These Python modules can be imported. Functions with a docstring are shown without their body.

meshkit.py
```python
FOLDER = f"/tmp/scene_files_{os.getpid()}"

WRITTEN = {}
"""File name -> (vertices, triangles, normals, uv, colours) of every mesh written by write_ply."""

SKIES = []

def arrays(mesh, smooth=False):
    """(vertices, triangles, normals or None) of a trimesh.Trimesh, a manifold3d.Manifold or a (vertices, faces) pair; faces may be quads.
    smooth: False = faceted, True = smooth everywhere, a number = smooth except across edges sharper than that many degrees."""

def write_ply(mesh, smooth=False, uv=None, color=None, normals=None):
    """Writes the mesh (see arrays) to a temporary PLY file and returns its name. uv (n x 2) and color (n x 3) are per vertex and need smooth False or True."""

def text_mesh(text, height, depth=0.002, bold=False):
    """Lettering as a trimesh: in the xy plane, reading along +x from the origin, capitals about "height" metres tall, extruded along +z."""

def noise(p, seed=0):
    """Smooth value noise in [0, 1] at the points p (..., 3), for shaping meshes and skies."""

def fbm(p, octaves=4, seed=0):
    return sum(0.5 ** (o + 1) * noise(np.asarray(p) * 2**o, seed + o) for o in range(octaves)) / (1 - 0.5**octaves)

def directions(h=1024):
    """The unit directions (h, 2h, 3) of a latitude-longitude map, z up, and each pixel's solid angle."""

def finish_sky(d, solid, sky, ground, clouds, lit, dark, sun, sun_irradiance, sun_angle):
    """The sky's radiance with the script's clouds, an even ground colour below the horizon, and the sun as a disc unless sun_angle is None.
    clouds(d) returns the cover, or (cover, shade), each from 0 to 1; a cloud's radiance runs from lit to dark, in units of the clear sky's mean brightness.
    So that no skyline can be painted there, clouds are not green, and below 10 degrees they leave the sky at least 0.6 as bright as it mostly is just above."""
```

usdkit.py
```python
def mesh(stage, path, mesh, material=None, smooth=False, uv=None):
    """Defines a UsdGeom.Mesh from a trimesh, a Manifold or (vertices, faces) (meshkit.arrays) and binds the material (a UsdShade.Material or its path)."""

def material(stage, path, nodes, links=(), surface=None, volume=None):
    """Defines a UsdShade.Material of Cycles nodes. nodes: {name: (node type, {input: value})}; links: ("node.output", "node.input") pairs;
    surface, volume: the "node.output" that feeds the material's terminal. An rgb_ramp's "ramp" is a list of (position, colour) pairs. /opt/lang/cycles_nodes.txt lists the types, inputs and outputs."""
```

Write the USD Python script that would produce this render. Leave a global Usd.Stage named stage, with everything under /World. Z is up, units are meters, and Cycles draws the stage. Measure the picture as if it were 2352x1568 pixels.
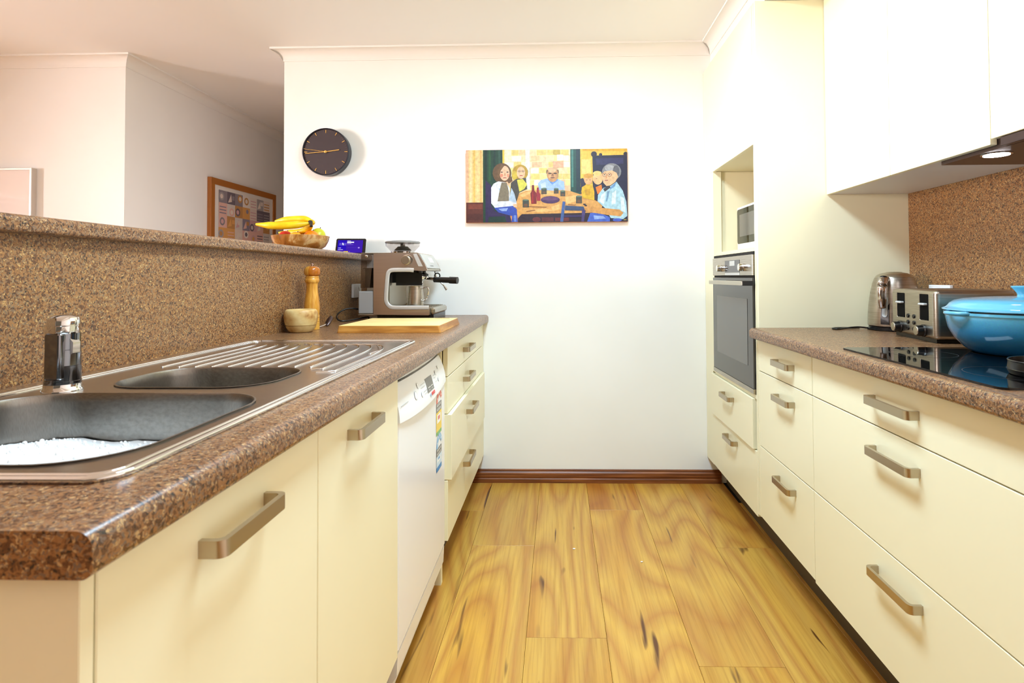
import math, random
import numpy as np, trimesh, manifold3d, meshkit, usdkit
from shapely.geometry import Polygon, LineString, box as sbox
from pxr import Usd, UsdGeom, UsdLux, Gf, Sdf, UsdShade, Vt
PI = math.pi
random.seed(7); rng = np.random.default_rng(7)
stage = Usd.Stage.CreateInMemory()
UsdGeom.SetStageUpAxis(stage, 'Z'); UsdGeom.SetStageMetersPerUnit(stage, 1.0)
UsdGeom.Xform.Define(stage, '/World'); UsdGeom.Scope.Define(stage, '/World/Looks')

# ------------------------------------------------------------------ camera, lights, exposure
F, U0, V0, CAMZ = 1320.0, 1247.99, 604.83, 1.107          # lens in pixels of the 2352 x 1568 frame
RM = np.array([[0.99963104, 0.02667175, -0.00513875], [0.00573661, -0.02238756, 0.99973291], [-0.02654958, 0.99939352, 0.0225323]])
cam = UsdGeom.Camera.Define(stage, '/World/Camera')
cam.CreateHorizontalApertureAttr(36.0); cam.CreateFocalLengthAttr(F * 36 / 2352)
cam.CreateHorizontalApertureOffsetAttr((1176 - U0) * 36 / 2352); cam.CreateVerticalApertureOffsetAttr(-(784 - V0) * 36 / 2352)
cam.CreateFStopAttr(9.0); cam.CreateFocusDistanceAttr(2.3); cam.CreateClippingRangeAttr((0.02, 100.0))
m4 = np.eye(4); m4[0, :3], m4[1, :3], m4[2, :3], m4[3, :3] = RM[0], RM[1], -RM[2], (0, 0, CAMZ)
UsdGeom.Xformable(cam).AddTransformOp().Set(Gf.Matrix4d(*m4.ravel().tolist()))
cam.CreateExposureAttr(0.0)


def rect_light(path, loc, w, h, rot, power, color):
    l = UsdLux.RectLight.Define(stage, path)
    l.CreateWidthAttr(w); l.CreateHeightAttr(h); l.CreateIntensityAttr(power); l.CreateColorAttr(Gf.Vec3f(*color))
    x = UsdGeom.Xformable(l); x.AddTranslateOp().Set(Gf.Vec3d(*loc)); x.AddRotateXYZOp().Set(Gf.Vec3f(*rot))
    return l


rect_light('/World/KitchenLight', (0.0, 1.5, 2.318), 0.36, 1.2, (0, 0, 0), 29.5, (0.76, 1.03, 1.25))          # inside the ceiling fitting
rect_light('/World/WindowLight', (-6.3, -0.1, 1.45), 1.7, 1.5, (0, -90, 0), 118.0, (1.0, 0.895, 0.89))         # warm light through the living room window
hl = UsdLux.DiskLight.Define(stage, '/World/HoodLight'); hl.CreateRadiusAttr(0.026); hl.CreateIntensityAttr(28.0); hl.CreateColorAttr(Gf.Vec3f(0.95, 0.95, 1.0))
UsdGeom.Xformable(hl).AddTranslateOp().Set(Gf.Vec3d(1.122, 1.495, 1.409))


# ------------------------------------------------------------------ helpers
def lin(c):
    c = np.asarray(c, float) / 255.0
    return tuple(np.where(c <= 0.04045, c / 12.92, ((c + 0.055) / 1.055) ** 2.4))


def arr(m):
    if hasattr(m, 'to_mesh'):
        t = m.to_mesh(); return np.array(t.vert_properties[:, :3], float), np.array(t.tri_verts)
    if isinstance(m, tuple):
        v, f = np.asarray(m[0], float), np.asarray(m[1], int)
        if f.shape[1] == 4: f = np.vstack([f[:, [0, 1, 2]], f[:, [0, 2, 3]]])
        return v, f
    return np.array(m.vertices, float), np.array(m.faces)


def cat(*ms):
    vs, fs, n = [], [], 0
    for m in ms:
        v, f = arr(m); vs.append(v); fs.append(f + n); n += len(v)
    return np.vstack(vs), np.vstack(fs)


USED, ORIG = {}, {'/World': np.zeros(3)}


def path_of(name, parent):
    base = '/World' if parent is None else str(parent.GetPath())
    k = USED.get((base, name), 0); USED[(base, name)] = k + 1
    return base + '/' + (name if k == 0 else '%s_%03d' % (name, k))


def meta(p, label=None, category=None, group=None, kind=None):
    for k, v in (('label', label), ('category', category), ('group', group), ('kind', kind)):
        if v: p.SetCustomDataByKey(k, v)
    return p


def thing(name, label, category, loc=(0, 0, 0), group=None, kind=None):
    pth = path_of(name, None); x = UsdGeom.Xform.Define(stage, pth); x.AddTranslateOp().Set(Gf.Vec3d(*map(float, loc)))
    ORIG[pth] = np.array(loc, float)
    return meta(x.GetPrim(), label, category, group, kind)


def obj(name, mesh, mat, parent=None, smooth=False, label=None, category=None, group=None, kind=None, col=None):
    """One mesh, its points given in world metres."""
    pth = path_of(name, parent); org = ORIG['/World' if parent is None else str(parent.GetPath())]
    v, f = arr(mesh); v = v - org
    if col is None and len(np.unique(f)) < len(v):
        u, inv = np.unique(f, return_inverse=True); v, f = v[u], inv.reshape(f.shape)
    m = usdkit.mesh(stage, pth, (v, f), MAT[mat], smooth=smooth)
    if col is not None:
        UsdGeom.PrimvarsAPI(m).CreatePrimvar('paint', Sdf.ValueTypeNames.Color3fArray, 'vertex').Set(Vt.Vec3fArray.FromNumpy(np.asarray(col, np.float32)))
    ORIG[pth] = org
    return meta(m.GetPrim(), label, category, group, kind)


def struct(name, mesh, mat, parent=None, smooth=False, label=None):
    return obj(name, mesh, mat, parent, smooth, label=label, kind='structure' if parent is None else None)


def bx(x0, x1, y0, y1, z0, z1, b=0.0):
    """A box, its edges chamfered by b."""
    c = np.array([(x0 + x1) / 2, (y0 + y1) / 2, (z0 + z1) / 2]); h = np.abs([x1 - x0, y1 - y0, z1 - z0]) / 2
    if b <= 0:
        m = trimesh.creation.box(2 * h); m.apply_translation(c); return arr(m)
    b = min(b, h.min() * .95); pts = []
    for s in np.ndindex(2, 2, 2):
        s = np.array(s) * 2 - 1
        for k in range(3):
            d = h - b; d[k] = h[k]; pts.append(s * d)
    v, f = arr(trimesh.convex.convex_hull(np.array(pts))); return v + c, f


def rbox(x0, x1, y0, y1, z0, z1, r, n=3):
    """A box with rounded edges."""
    c = np.array([(x0 + x1) / 2, (y0 + y1) / 2, (z0 + z1) / 2]); h = np.abs([x1 - x0, y1 - y0, z1 - z0]) / 2; r = min(r, h.min() * .98)
    s = trimesh.creation.uv_sphere(r, count=[2 * n + 1, 4 * n]).vertices
    pts = np.vstack([s + np.array(k) * (h - r) for k in np.array(list(np.ndindex(2, 2, 2))) * 2 - 1])
    v, f = arr(trimesh.convex.convex_hull(pts)); return v + c, f


def ext(poly, lo, hi, axis='z'):
    """A shapely polygon (or a list of points) extruded along an axis: z takes (x,y), y takes (x,z), x takes (y,z)."""
    if not isinstance(poly, Polygon): poly = Polygon(poly)
    m = trimesh.creation.extrude_polygon(poly, hi - lo, engine='earcut'); v, f = arr(m)
    v[:, 2] += lo
    if axis == 'y': v = v[:, [0, 2, 1]]; f = f[:, ::-1]
    if axis == 'x': v = v[:, [2, 0, 1]]
    return v, f


def rrect(x0, x1, y0, y1, r, n=6):
    r = min(r, (x1 - x0) / 2 - 1e-5, (y1 - y0) / 2 - 1e-5); p = []
    for cx, cy, a in ((x1 - r, y1 - r, 0), (x0 + r, y1 - r, 90), (x0 + r, y0 + r, 180), (x1 - r, y0 + r, 270)):
        for k in range(n + 1):
            t = math.radians(a + 90 * k / n); p.append((cx + r * math.cos(t), cy + r * math.sin(t)))
    return p


def loft(loops, cap0=True, cap1=True):
    n = len(loops[0]); v = np.vstack(loops); f = []
    for k in range(len(loops) - 1):
        for i in range(n):
            j = (i + 1) % n; a, b, c, d = k * n + i, k * n + j, (k + 1) * n + j, (k + 1) * n + i
            f += [(a, b, c), (a, c, d)]
    extra = []
    if cap0: extra.append(np.mean(loops[0], 0)); q = len(v); f += [(q, (i + 1) % n, i) for i in range(n)]
    if cap1:
        q = len(v) + len(extra); extra.append(np.mean(loops[-1], 0)); o = (len(loops) - 1) * n; f += [(q, o + i, o + (i + 1) % n) for i in range(n)]
    if extra: v = np.vstack([v, extra])
    return v, np.array(f)


def lathe(prof, c=(0, 0, 0), n=40, axis='z', sx=1.0, sy=1.0, caps=True):
    """prof: (radius, height) points, bottom to top, turned round an axis through c. axis y turns about -y (towards the camera)."""
    loops = []
    for r, z in prof:
        t = np.arange(n) * 2 * PI / n; r = max(r, 1e-5)
        loops.append(np.stack([r * sx * np.cos(t), r * sy * np.sin(t), np.full(n, z)], 1))
    v, f = loft(loops, caps, caps)
    if axis == 'y': v = np.stack([v[:, 0], -v[:, 2], v[:, 1]], 1)
    if axis == '-x': v = np.stack([-v[:, 2], -v[:, 0], v[:, 1]], 1)
    if axis == 'x': v = np.stack([v[:, 2], v[:, 0], v[:, 1]], 1)
    return v + np.array(c), f


def sweep(path, rad, n=8, closed=False, flat=1.0, up=(0, 0, 1)):
    """A tube along points; rad a number or one per point; flat scales it along up."""
    p = np.array(path, float); k = len(p); rad = np.broadcast_to(rad, (k,)); loops = []
    for i in range(k):
        t = (p[(i + 1) % k] - p[i - 1]) if closed else p[min(i + 1, k - 1)] - p[max(i - 1, 0)]
        t = t / (np.linalg.norm(t) + 1e-12); u = np.array(up, float)
        if abs(t @ u) > .95: u = np.array([1.0, 0, 0]) if abs(t[0]) < .9 else np.array([0, 1.0, 0])
        s = np.cross(t, u); s /= np.linalg.norm(s); w = np.cross(s, t)
        a = np.arange(n) * 2 * PI / n
        loops.append(p[i] + rad[i] * (np.cos(a)[:, None] * s + flat * np.sin(a)[:, None] * w))
    if closed: return loft(loops + [loops[0]], False, False)
    return loft(loops)


def cyl(p0, p1, r, n=20, r1=None):
    return sweep([p0, p1], [r, r if r1 is None else r1], n)


def ball(c, r, s=(1, 1, 1), n=14):
    m = trimesh.creation.uv_sphere(1.0, count=[n, 2 * n]); return np.array(m.vertices) * np.array(s) * r + np.array(c), np.array(m.faces)


def man(m):
    v, f = arr(m); return manifold3d.Manifold(manifold3d.Mesh(np.asarray(v, np.float32), np.asarray(f, np.uint32)))


def cut(a, *bs):
    a = man(a)
    for b in bs: a = a - man(b)
    return a


def smooth_path(pts, n=40):
    p = np.array(pts, float); d = np.r_[0, np.cumsum(np.linalg.norm(np.diff(p, axis=0), axis=1))]
    from scipy.interpolate import CubicSpline
    return CubicSpline(d, p)(np.linspace(0, d[-1], n))


def rot_z(mesh, deg, c):
    v, f = arr(mesh); a = math.radians(deg); c = np.array(c, float); d = v - c
    return np.stack([d[:, 0] * math.cos(a) - d[:, 1] * math.sin(a), d[:, 0] * math.sin(a) + d[:, 1] * math.cos(a), d[:, 2]], 1) + c, f


def flat_art(shapes, place, step=3e-5):
    """Flat painted shapes, each a hair above the one before: (points, colour). place(a, b, k) turns art coordinates and a layer height into a point."""
    V, Fc, C, n = [], [], [], 0
    for k, (pts, c) in enumerate(shapes):
        poly = Polygon(pts).buffer(0)
        for g in getattr(poly, 'geoms', [poly]):
            if g.is_empty: continue
            v, f = trimesh.creation.triangulate_polygon(g, engine='earcut')
            V.append(np.array([place(a, b, k * step) for a, b in v])); Fc.append(np.array(f) + n); n += len(v); C.append(np.tile(lin(c), (len(v), 1)))
    return (np.vstack(V), np.vstack(Fc)), np.vstack(C)


def ell(cx, cy, rx, ry, n=22, a0=0, a1=360):
    return [(cx + rx * math.cos(math.radians(t)), cy + ry * math.sin(math.radians(t))) for t in np.linspace(a0, a1, n, endpoint=a1 - a0 < 360)]


def rc(x0, x1, y0, y1): return [(x0, y0), (x1, y0), (x1, y1), (x0, y1)]


# ------------------------------------------------------------------ materials
MAT = {}


def P(name, color, rough=.5, metal=0.0, **kw):
    MAT[name] = usdkit.material(stage, '/World/Looks/' + name, {'p': ('principled_bsdf', dict(base_color=lin(color), roughness=rough, metallic=metal, **kw))}, [], surface='p.BSDF')


def G(name, nodes, links, surface='p.BSDF'):
    MAT[name] = usdkit.material(stage, '/World/Looks/' + name, nodes, links, surface=surface)


def ramp(stops): return [(p, lin(c)) for p, c in stops]


def noisy(name, stops, scale, rough=.5, metal=0.0, stretch=(1, 1, 1), detail=4.0, distortion=0.0, bump=0.0, **kw):
    """A noise-coloured material in object space."""
    G(name, {'t': ('texture_coordinate', {}), 'm': ('mapping', {'scale': stretch}), 'n': ('noise_texture', {'scale': scale, 'detail': detail, 'distortion': distortion}),
             'r': ('rgb_ramp', {'ramp': ramp(stops)}), 'b': ('bump', {'strength': bump, 'distance': .002}), 'p': ('principled_bsdf', dict(roughness=rough, metallic=metal, **kw))},
      [('t.object', 'm.vector'), ('m.vector', 'n.vector'), ('n.fac', 'r.fac'), ('r.color', 'p.base_color'), ('n.fac', 'b.height')] + ([('b.normal', 'p.normal')] if bump else []))


noisy('wall_paint', [(.3, (246, 245, 238)), (.7, (249, 248, 242))], 3, .55, bump=.03)
noisy('living_paint', [(.3, (246, 243, 238)), (.7, (249, 246, 241))], 3, .6, bump=.03)
P('near_paint', (98, 96, 86), .6)
P('ceiling_paint', (249, 248, 245), .8)
P('cornice_paint', (247, 244, 238), .6)
P('cream', (244, 237, 203), .32)
P('cream_inside', (240, 228, 190), .5)
P('soffit_white', (222, 216, 214), .45)
P('white_gloss', (246, 246, 246), .18)
P('white_plastic', (240, 239, 236), .35)
P('grey_plastic', (150, 146, 142), .45)
P('black_plastic', (14, 13, 14), .25)
P('black_matte', (10, 9, 9), .6)
P('slot_black', (6, 6, 6), .7, specular_ior_level=.1)
P('dark_gap', (24, 20, 16), .8)
P('toe_kick', (82, 70, 48), .5)
P('black_glass', (5, 5, 6), .03, specular_ior_level=.55)
P('oven_glass', (50, 46, 44), .08, specular_ior_level=.7)
P('oven_window', (96, 93, 90), .12, specular_ior_level=.6)
P('display_glass', (72, 70, 74), .08)
P('light_grey', (196, 196, 192), .3)
P('chrome', (225, 225, 225), .06, 1.0)
P('satin_steel', (196, 188, 172), .3, 1.0)
P('trim_steel', (226, 226, 222), .35, .6)
P('tap_chrome', (128, 130, 136), .1, 1.0)
P('soft_chrome', (214, 206, 204), .14, 1.0)
P('dark_steel', (92, 78, 76), .35, 1.0)
P('handle_metal', (190, 178, 158), .32, 1.0)
P('gold', (232, 184, 96), .35, .6)
P('clock_face', (58, 44, 46), .55)
P('clock_rim', (30, 32, 44), .35)
P('clock_ticks', (130, 108, 100), .6)
P('frame_oak', (176, 108, 46), .4)
P('frame_silver', (205, 196, 186), .35, .5)
P('mat_board', (244, 236, 226), .25, specular_ior_level=.6)
P('glossy_print', (248, 236, 230), .05, specular_ior_level=.8)
P('canvas_side', (206, 140, 92), .7)
P('red', (226, 70, 60), .5)
P('apple_skin', (206, 42, 24), .25)
P('orange_skin', (246, 132, 8), .4)
P('yellow_skin', (246, 176, 40), .4)
P('green_pear', (206, 204, 40), .35)
P('banana_tip', (52, 40, 28), .7)
P('foam_water', (236, 240, 240), .5, subsurface_weight=.4, subsurface_scale=.01, subsurface_radius=(1, 1, 1))
P('bubble', (250, 252, 252), .05, specular_ior_level=.8)
P('grinder_metal', (214, 200, 210), .15, 1.0)
P('blind_white', (244, 242, 240), .5)
P('hood_white', (236, 232, 224), .35)
P('hob_ring', (70, 68, 70), .2)
P('gauge_plastic', (196, 204, 206), .1, transmission_weight=.3)
G('clear_plastic', {'a': ('transparent_bsdf', {'color': (.8, .79, .79)}), 'g': ('glossy_bsdf', {'roughness': .05}), 'x': ('mix_closure', {'fac': .2})},
  [('a.BSDF', 'x.closure1'), ('g.BSDF', 'x.closure2')], 'x.closure')
G('smoked_plastic', {'a': ('transparent_bsdf', {'color': (.55, .50, .48)}), 'g': ('glossy_bsdf', {'roughness': .08}), 'x': ('mix_closure', {'fac': .2})},
  [('a.BSDF', 'x.closure1'), ('g.BSDF', 'x.closure2')], 'x.closure')
G('window_glass', {'a': ('transparent_bsdf', {'color': (.97, .97, .97)}), 'g': ('glossy_bsdf', {'roughness': .0}), 'f': ('fresnel', {'IOR': 1.45}), 'x': ('mix_closure', {})},
  [('f.fac', 'x.fac'), ('a.BSDF', 'x.closure1'), ('g.BSDF', 'x.closure2')], 'x.closure')
G('lamp_glow', {'e': ('emission', {'color': (.76, 1.0, 1.2), 'strength': 7.0})}, [], 'e.emission')
G('hood_glow', {'e': ('emission', {'color': (.96, .96, 1), 'strength': 14.0})}, [], 'e.emission')
G('paint_colours', {'v': ('attribute', {'attribute': 'paint'}), 't': ('texture_coordinate', {}), 'n': ('noise_texture', {'scale': 60.0, 'detail': 4.0}), 'mr': ('map_range', {'from_min': .25, 'from_max': .75, 'to_min': .56, 'to_max': .92}),
                    'mm': ('mix', {'mix_type': 'multiply', 'fac': 1.0}), 'b': ('bump', {'strength': .25, 'distance': .002}), 'p': ('principled_bsdf', {'roughness': .45})},
  [('t.object', 'n.vector'), ('n.fac', 'mr.value'), ('v.color', 'mm.color1'), ('mr.result', 'mm.color2'), ('mm.color', 'p.base_color'), ('n.fac', 'b.height'), ('b.normal', 'p.normal')])
G('flat_print', {'v': ('attribute', {'attribute': 'paint'}), 'p': ('principled_bsdf', {'roughness': .3})}, [('v.color', 'p.base_color')])
G('screen_glow', {'v': ('attribute', {'attribute': 'paint'}), 'e': ('emission', {'strength': 1.0})}, [('v.color', 'e.color')], 'e.emission')


def granite(name, tint, rough):
    """Speckled laminate: small angular grains of tan, brown, grey and near-black."""
    cols = [(0.0, (38, 34, 36)), (.13, (52, 44, 42)), (.14, (104, 62, 38)), (.38, (128, 78, 46)), (.40, (166, 108, 62)), (.66, (184, 124, 72)), (.68, (126, 102, 90)), (.82, (142, 112, 96)), (.84, (212, 160, 98)), (1.0, (228, 184, 128))]
    cols = [(p, tuple(min(255, (.80 * a + .20 * sum(c) / 3) * b) for a, b in zip(c, tint))) for p, c in cols]
    G(name, {'g': ('geometry', {}), 'nd': ('noise_texture', {'scale': 90.0, 'detail': 2.0}), 'md': ('mix', {'mix_type': 'linear_light', 'fac': .006}), 'v': ('voronoi_texture', {'scale': 290.0, 'randomness': 1.0}),
             's': ('separate_color', {}), 'v2': ('voronoi_texture', {'scale': 520.0, 'randomness': 1.0}), 's2': ('separate_color', {}), 'mx': ('mix_float', {'fac': .25}), 'r': ('rgb_ramp', {'ramp': ramp(cols)}),
             'p': ('principled_bsdf', {'roughness': rough})},
      [('g.position', 'nd.vector'), ('g.position', 'md.color1'), ('nd.color', 'md.color2'), ('md.color', 'v.vector'), ('md.color', 'v2.vector'), ('v.color', 's.color'), ('v2.color', 's2.color'), ('s.r', 'mx.a'), ('s2.r', 'mx.b'), ('mx.result', 'r.fac'), ('r.color', 'p.base_color')])


granite('granite', (.88, .86, .80), .28)
granite('granite_matte', (.93, .90, .76), .42)
# honey-coloured boards: each board slides its grain by its own random amount
G('floor_board', {'g': ('geometry', {}), 'o': ('object_info', {}), 'k': ('math', {'math_type': 'multiply', 'value2': 53.0}), 'cx': ('combine_xyz', {}), 'cy': ('combine_xyz', {}), 'ad': ('vector_math', {'math_type': 'add'}),
                  'm1': ('mapping', {'scale': (2.8, .55, 1)}), 'n1': ('noise_texture', {'scale': 1.0, 'detail': 1.2, 'roughness': .35}), 'q': ('math', {'math_type': 'multiply', 'value2': 15.0}), 'fr': ('math', {'math_type': 'pingpong', 'value2': .5}),
                  'm2': ('mapping', {'scale': (95, 2.6, 1)}), 'n2': ('noise_texture', {'scale': 1.0, 'detail': 5.0, 'roughness': .6}), 'm3': ('mapping', {'scale': (6, .5, 1)}), 'n3': ('noise_texture', {'scale': 1.0, 'detail': 2.0}),
                  'rg': ('rgb_ramp', {'ramp': ramp([(0, (184, 130, 58)), (.16, (194, 146, 66)), (.45, (205, 160, 72)), (1, (210, 168, 76))])}),
                  'rz': ('rgb_ramp', {'ramp': ramp([(.3, (232, 188, 112)), (.5, (255, 255, 255)), (.72, (255, 236, 170))])}), 'mz': ('mix', {'mix_type': 'multiply', 'fac': .75}),
                  'rf': ('rgb_ramp', {'ramp': ramp([(.3, (222, 208, 182)), (.55, (255, 255, 255))])}), 'mf': ('mix', {'mix_type': 'multiply', 'fac': .8}),
                  'm4': ('mapping', {'scale': (26, 2.2, 1)}), 'n4': ('noise_texture', {'scale': 1.0, 'detail': 2.0, 'roughness': .4, 'distortion': .6}), 'rk': ('rgb_ramp', {'ramp': [(.685, (0, 0, 0)), (.74, (1, 1, 1))]}), 'mk': ('mix', {'color2': lin((92, 52, 18))}),
                  'tone': ('hsv', {}), 'tv': ('map_range', {'to_min': .9, 'to_max': 1.06}), 'bb': ('bump', {'strength': .06, 'distance': .001}), 'p': ('principled_bsdf', {'roughness': .36})},
  [('o.random', 'k.value1'), ('k.value', 'cx.x'), ('k.value', 'cx.y'), ('g.position', 'ad.vector1'), ('cx.vector', 'ad.vector2'), ('ad.vector', 'm1.vector'), ('m1.vector', 'n1.vector'), ('n1.fac', 'q.value1'), ('q.value', 'fr.value1'),
   ('fr.value', 'rg.fac'), ('ad.vector', 'm2.vector'), ('m2.vector', 'n2.vector'), ('ad.vector', 'm3.vector'), ('m3.vector', 'n3.vector'), ('n3.fac', 'rz.fac'), ('rg.color', 'mz.color1'), ('rz.color', 'mz.color2'),
   ('n2.fac', 'rf.fac'), ('mz.color', 'mf.color1'), ('rf.color', 'mf.color2'), ('ad.vector', 'm4.vector'), ('m4.vector', 'n4.vector'), ('n4.fac', 'rk.fac'), ('rk.color', 'mk.fac'), ('mf.color', 'mk.color1'),
   ('mk.color', 'tone.color'), ('o.random', 'tv.value'), ('tv.result', 'tone.value'), ('tone.color', 'p.base_color'), ('n2.fac', 'bb.height'), ('bb.normal', 'p.normal')])
noisy('baseboard_wood', [(.3, (96, 48, 20)), (.55, (132, 74, 34)), (.75, (168, 104, 52))], 1.0, .4, stretch=(4, 40, 120))
noisy('mill_wood', [(.3, (186, 120, 34)), (.5, (206, 144, 52)), (.7, (222, 168, 78))], 1.0, .25, stretch=(90, 90, 12), distortion=.5)
noisy('mill_wood_dark', [(.3, (158, 84, 14)), (.7, (184, 108, 26))], 1.0, .2, stretch=(90, 90, 12))
noisy('pale_wood', [(.30, (160, 104, 44)), (.42, (200, 160, 96)), (.6, (216, 186, 124)), (.8, (226, 202, 146))], 22, .45, detail=3)
noisy('board_wood', [(.3, (236, 196, 112)), (.5, (246, 216, 140)), (.7, (250, 228, 164))], 1.0, .4, stretch=(6, 60, 20))
noisy('board_edge', [(.3, (150, 92, 28)), (.5, (176, 114, 42)), (.72, (204, 146, 66))], 1.0, .45, stretch=(8, 8, 80))
noisy('banana_skin', [(.3, (238, 184, 6)), (.6, (250, 208, 20)), (.8, (252, 214, 40))], 30, .4)
noisy('marble_bowl', [(.3, (112, 58, 24)), (.46, (150, 86, 36)), (.56, (178, 116, 54)), (.66, (220, 180, 120)), (.8, (150, 84, 34))], 14, .12, distortion=1.2, subsurface_weight=.25, subsurface_scale=.02, subsurface_radius=(1, .6, .3))
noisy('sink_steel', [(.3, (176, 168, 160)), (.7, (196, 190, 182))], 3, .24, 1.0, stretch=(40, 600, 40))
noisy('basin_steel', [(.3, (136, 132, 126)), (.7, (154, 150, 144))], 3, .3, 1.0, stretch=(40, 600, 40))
noisy('brushed_steel', [(.3, (168, 160, 148)), (.7, (196, 188, 176))], 1.0, .3, 1.0, stretch=(8, 8, 500))
noisy('warm_steel', [(.3, (200, 186, 174)), (.7, (210, 196, 184))], 1.0, .34, 1.0, stretch=(8, 8, 1200))
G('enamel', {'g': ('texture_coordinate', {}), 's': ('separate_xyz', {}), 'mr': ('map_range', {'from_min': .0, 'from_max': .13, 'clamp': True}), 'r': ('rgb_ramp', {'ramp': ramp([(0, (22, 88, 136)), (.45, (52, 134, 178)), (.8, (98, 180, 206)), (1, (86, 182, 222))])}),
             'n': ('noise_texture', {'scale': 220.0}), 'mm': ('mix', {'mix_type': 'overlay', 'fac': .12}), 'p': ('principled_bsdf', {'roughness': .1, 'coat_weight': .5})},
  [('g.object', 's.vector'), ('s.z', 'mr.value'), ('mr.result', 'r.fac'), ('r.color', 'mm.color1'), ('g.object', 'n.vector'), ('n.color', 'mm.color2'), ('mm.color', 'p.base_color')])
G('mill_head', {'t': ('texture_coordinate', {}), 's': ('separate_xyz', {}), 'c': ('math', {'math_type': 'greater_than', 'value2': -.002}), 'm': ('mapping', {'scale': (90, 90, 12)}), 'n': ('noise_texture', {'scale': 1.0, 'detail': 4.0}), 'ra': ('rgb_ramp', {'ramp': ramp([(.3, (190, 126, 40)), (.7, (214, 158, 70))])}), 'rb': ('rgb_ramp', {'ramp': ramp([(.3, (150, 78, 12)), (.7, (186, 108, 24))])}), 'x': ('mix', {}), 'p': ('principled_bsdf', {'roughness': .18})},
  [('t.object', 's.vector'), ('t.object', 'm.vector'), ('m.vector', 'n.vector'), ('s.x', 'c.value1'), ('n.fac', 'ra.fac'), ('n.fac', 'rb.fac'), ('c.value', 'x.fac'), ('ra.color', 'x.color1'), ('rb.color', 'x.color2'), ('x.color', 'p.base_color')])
P('enamel_plain', (98, 176, 206), .1, coat_weight=.5)
P('enamel_rim', (60, 120, 146), .3)

# ------------------------------------------------------------------ dimensions
W, CEIL = 3.12, 2.365                    # back wall, ceiling
LF, RF = -0.409, 0.788                   # door faces of the left and the right run
SPL = -1.05                              # left splashback face
RW = 1.39                                # right wall face

# ------------------------------------------------------------------ room shell
struct('floor', bx(-6.2, 1.5, -4.1, 8.0, -.06, -.0085), 'dark_gap')
floor = stage.GetPrimAtPath('/World/floor')
cols = [(-1.09, -.855, 2.2), (-.855, -.61, 1.35), (-.61, -.362, 2.738), (-.362, -.106, 2.388), (-.106, .141, 1.788), (.141, .391, 2.755), (.391, .635, 1.666), (.635, .872, 2.383), (.872, 1.12, 1.3), (1.12, 1.36, 2.0)]
for x0, x1, j in cols:
    ys = [j - 3.1, j - 1.55, j, j + 1.55]
    for a, b in zip(ys[:-1], ys[1:]):
        a, b = max(a, -.9), min(b, W)
        if b - a > .05: obj('plank', bx(x0 + .0004, x1 - .0004, a + .0005, b - .0005, -.008, 0, .0006), 'floor_board', floor)
far_boards = [bx(x, x + .245, -3.95, 7.9, -.008, 0) for x in np.arange(-6.1, -1.2, .247)] + [bx(x0 + .0004, x1 - .0004, -3.95, -.9, -.008, 0) for x0, x1, j in cols]
obj('distant_planks', cat(*far_boards), 'floor_board', floor, kind='stuff')
struct('ceiling', bx(-6.2, 1.5, -4.1, 8.0, CEIL, CEIL + .1), 'ceiling_paint')
struct('wall_back', bx(-1.513, 1.5, W, W + .12, 0, CEIL), 'wall_paint')
struct('wall_right', bx(RW, RW + .12, -4.1, W, 0, CEIL), 'wall_paint')
struct('wall_living', bx(-6.2, -2.443, 3.163, 3.28, 0, CEIL), 'living_paint')
struct('wall_hall', bx(-2.56, -2.443, 3.28, 8.0, 0, CEIL), 'living_paint')
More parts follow.
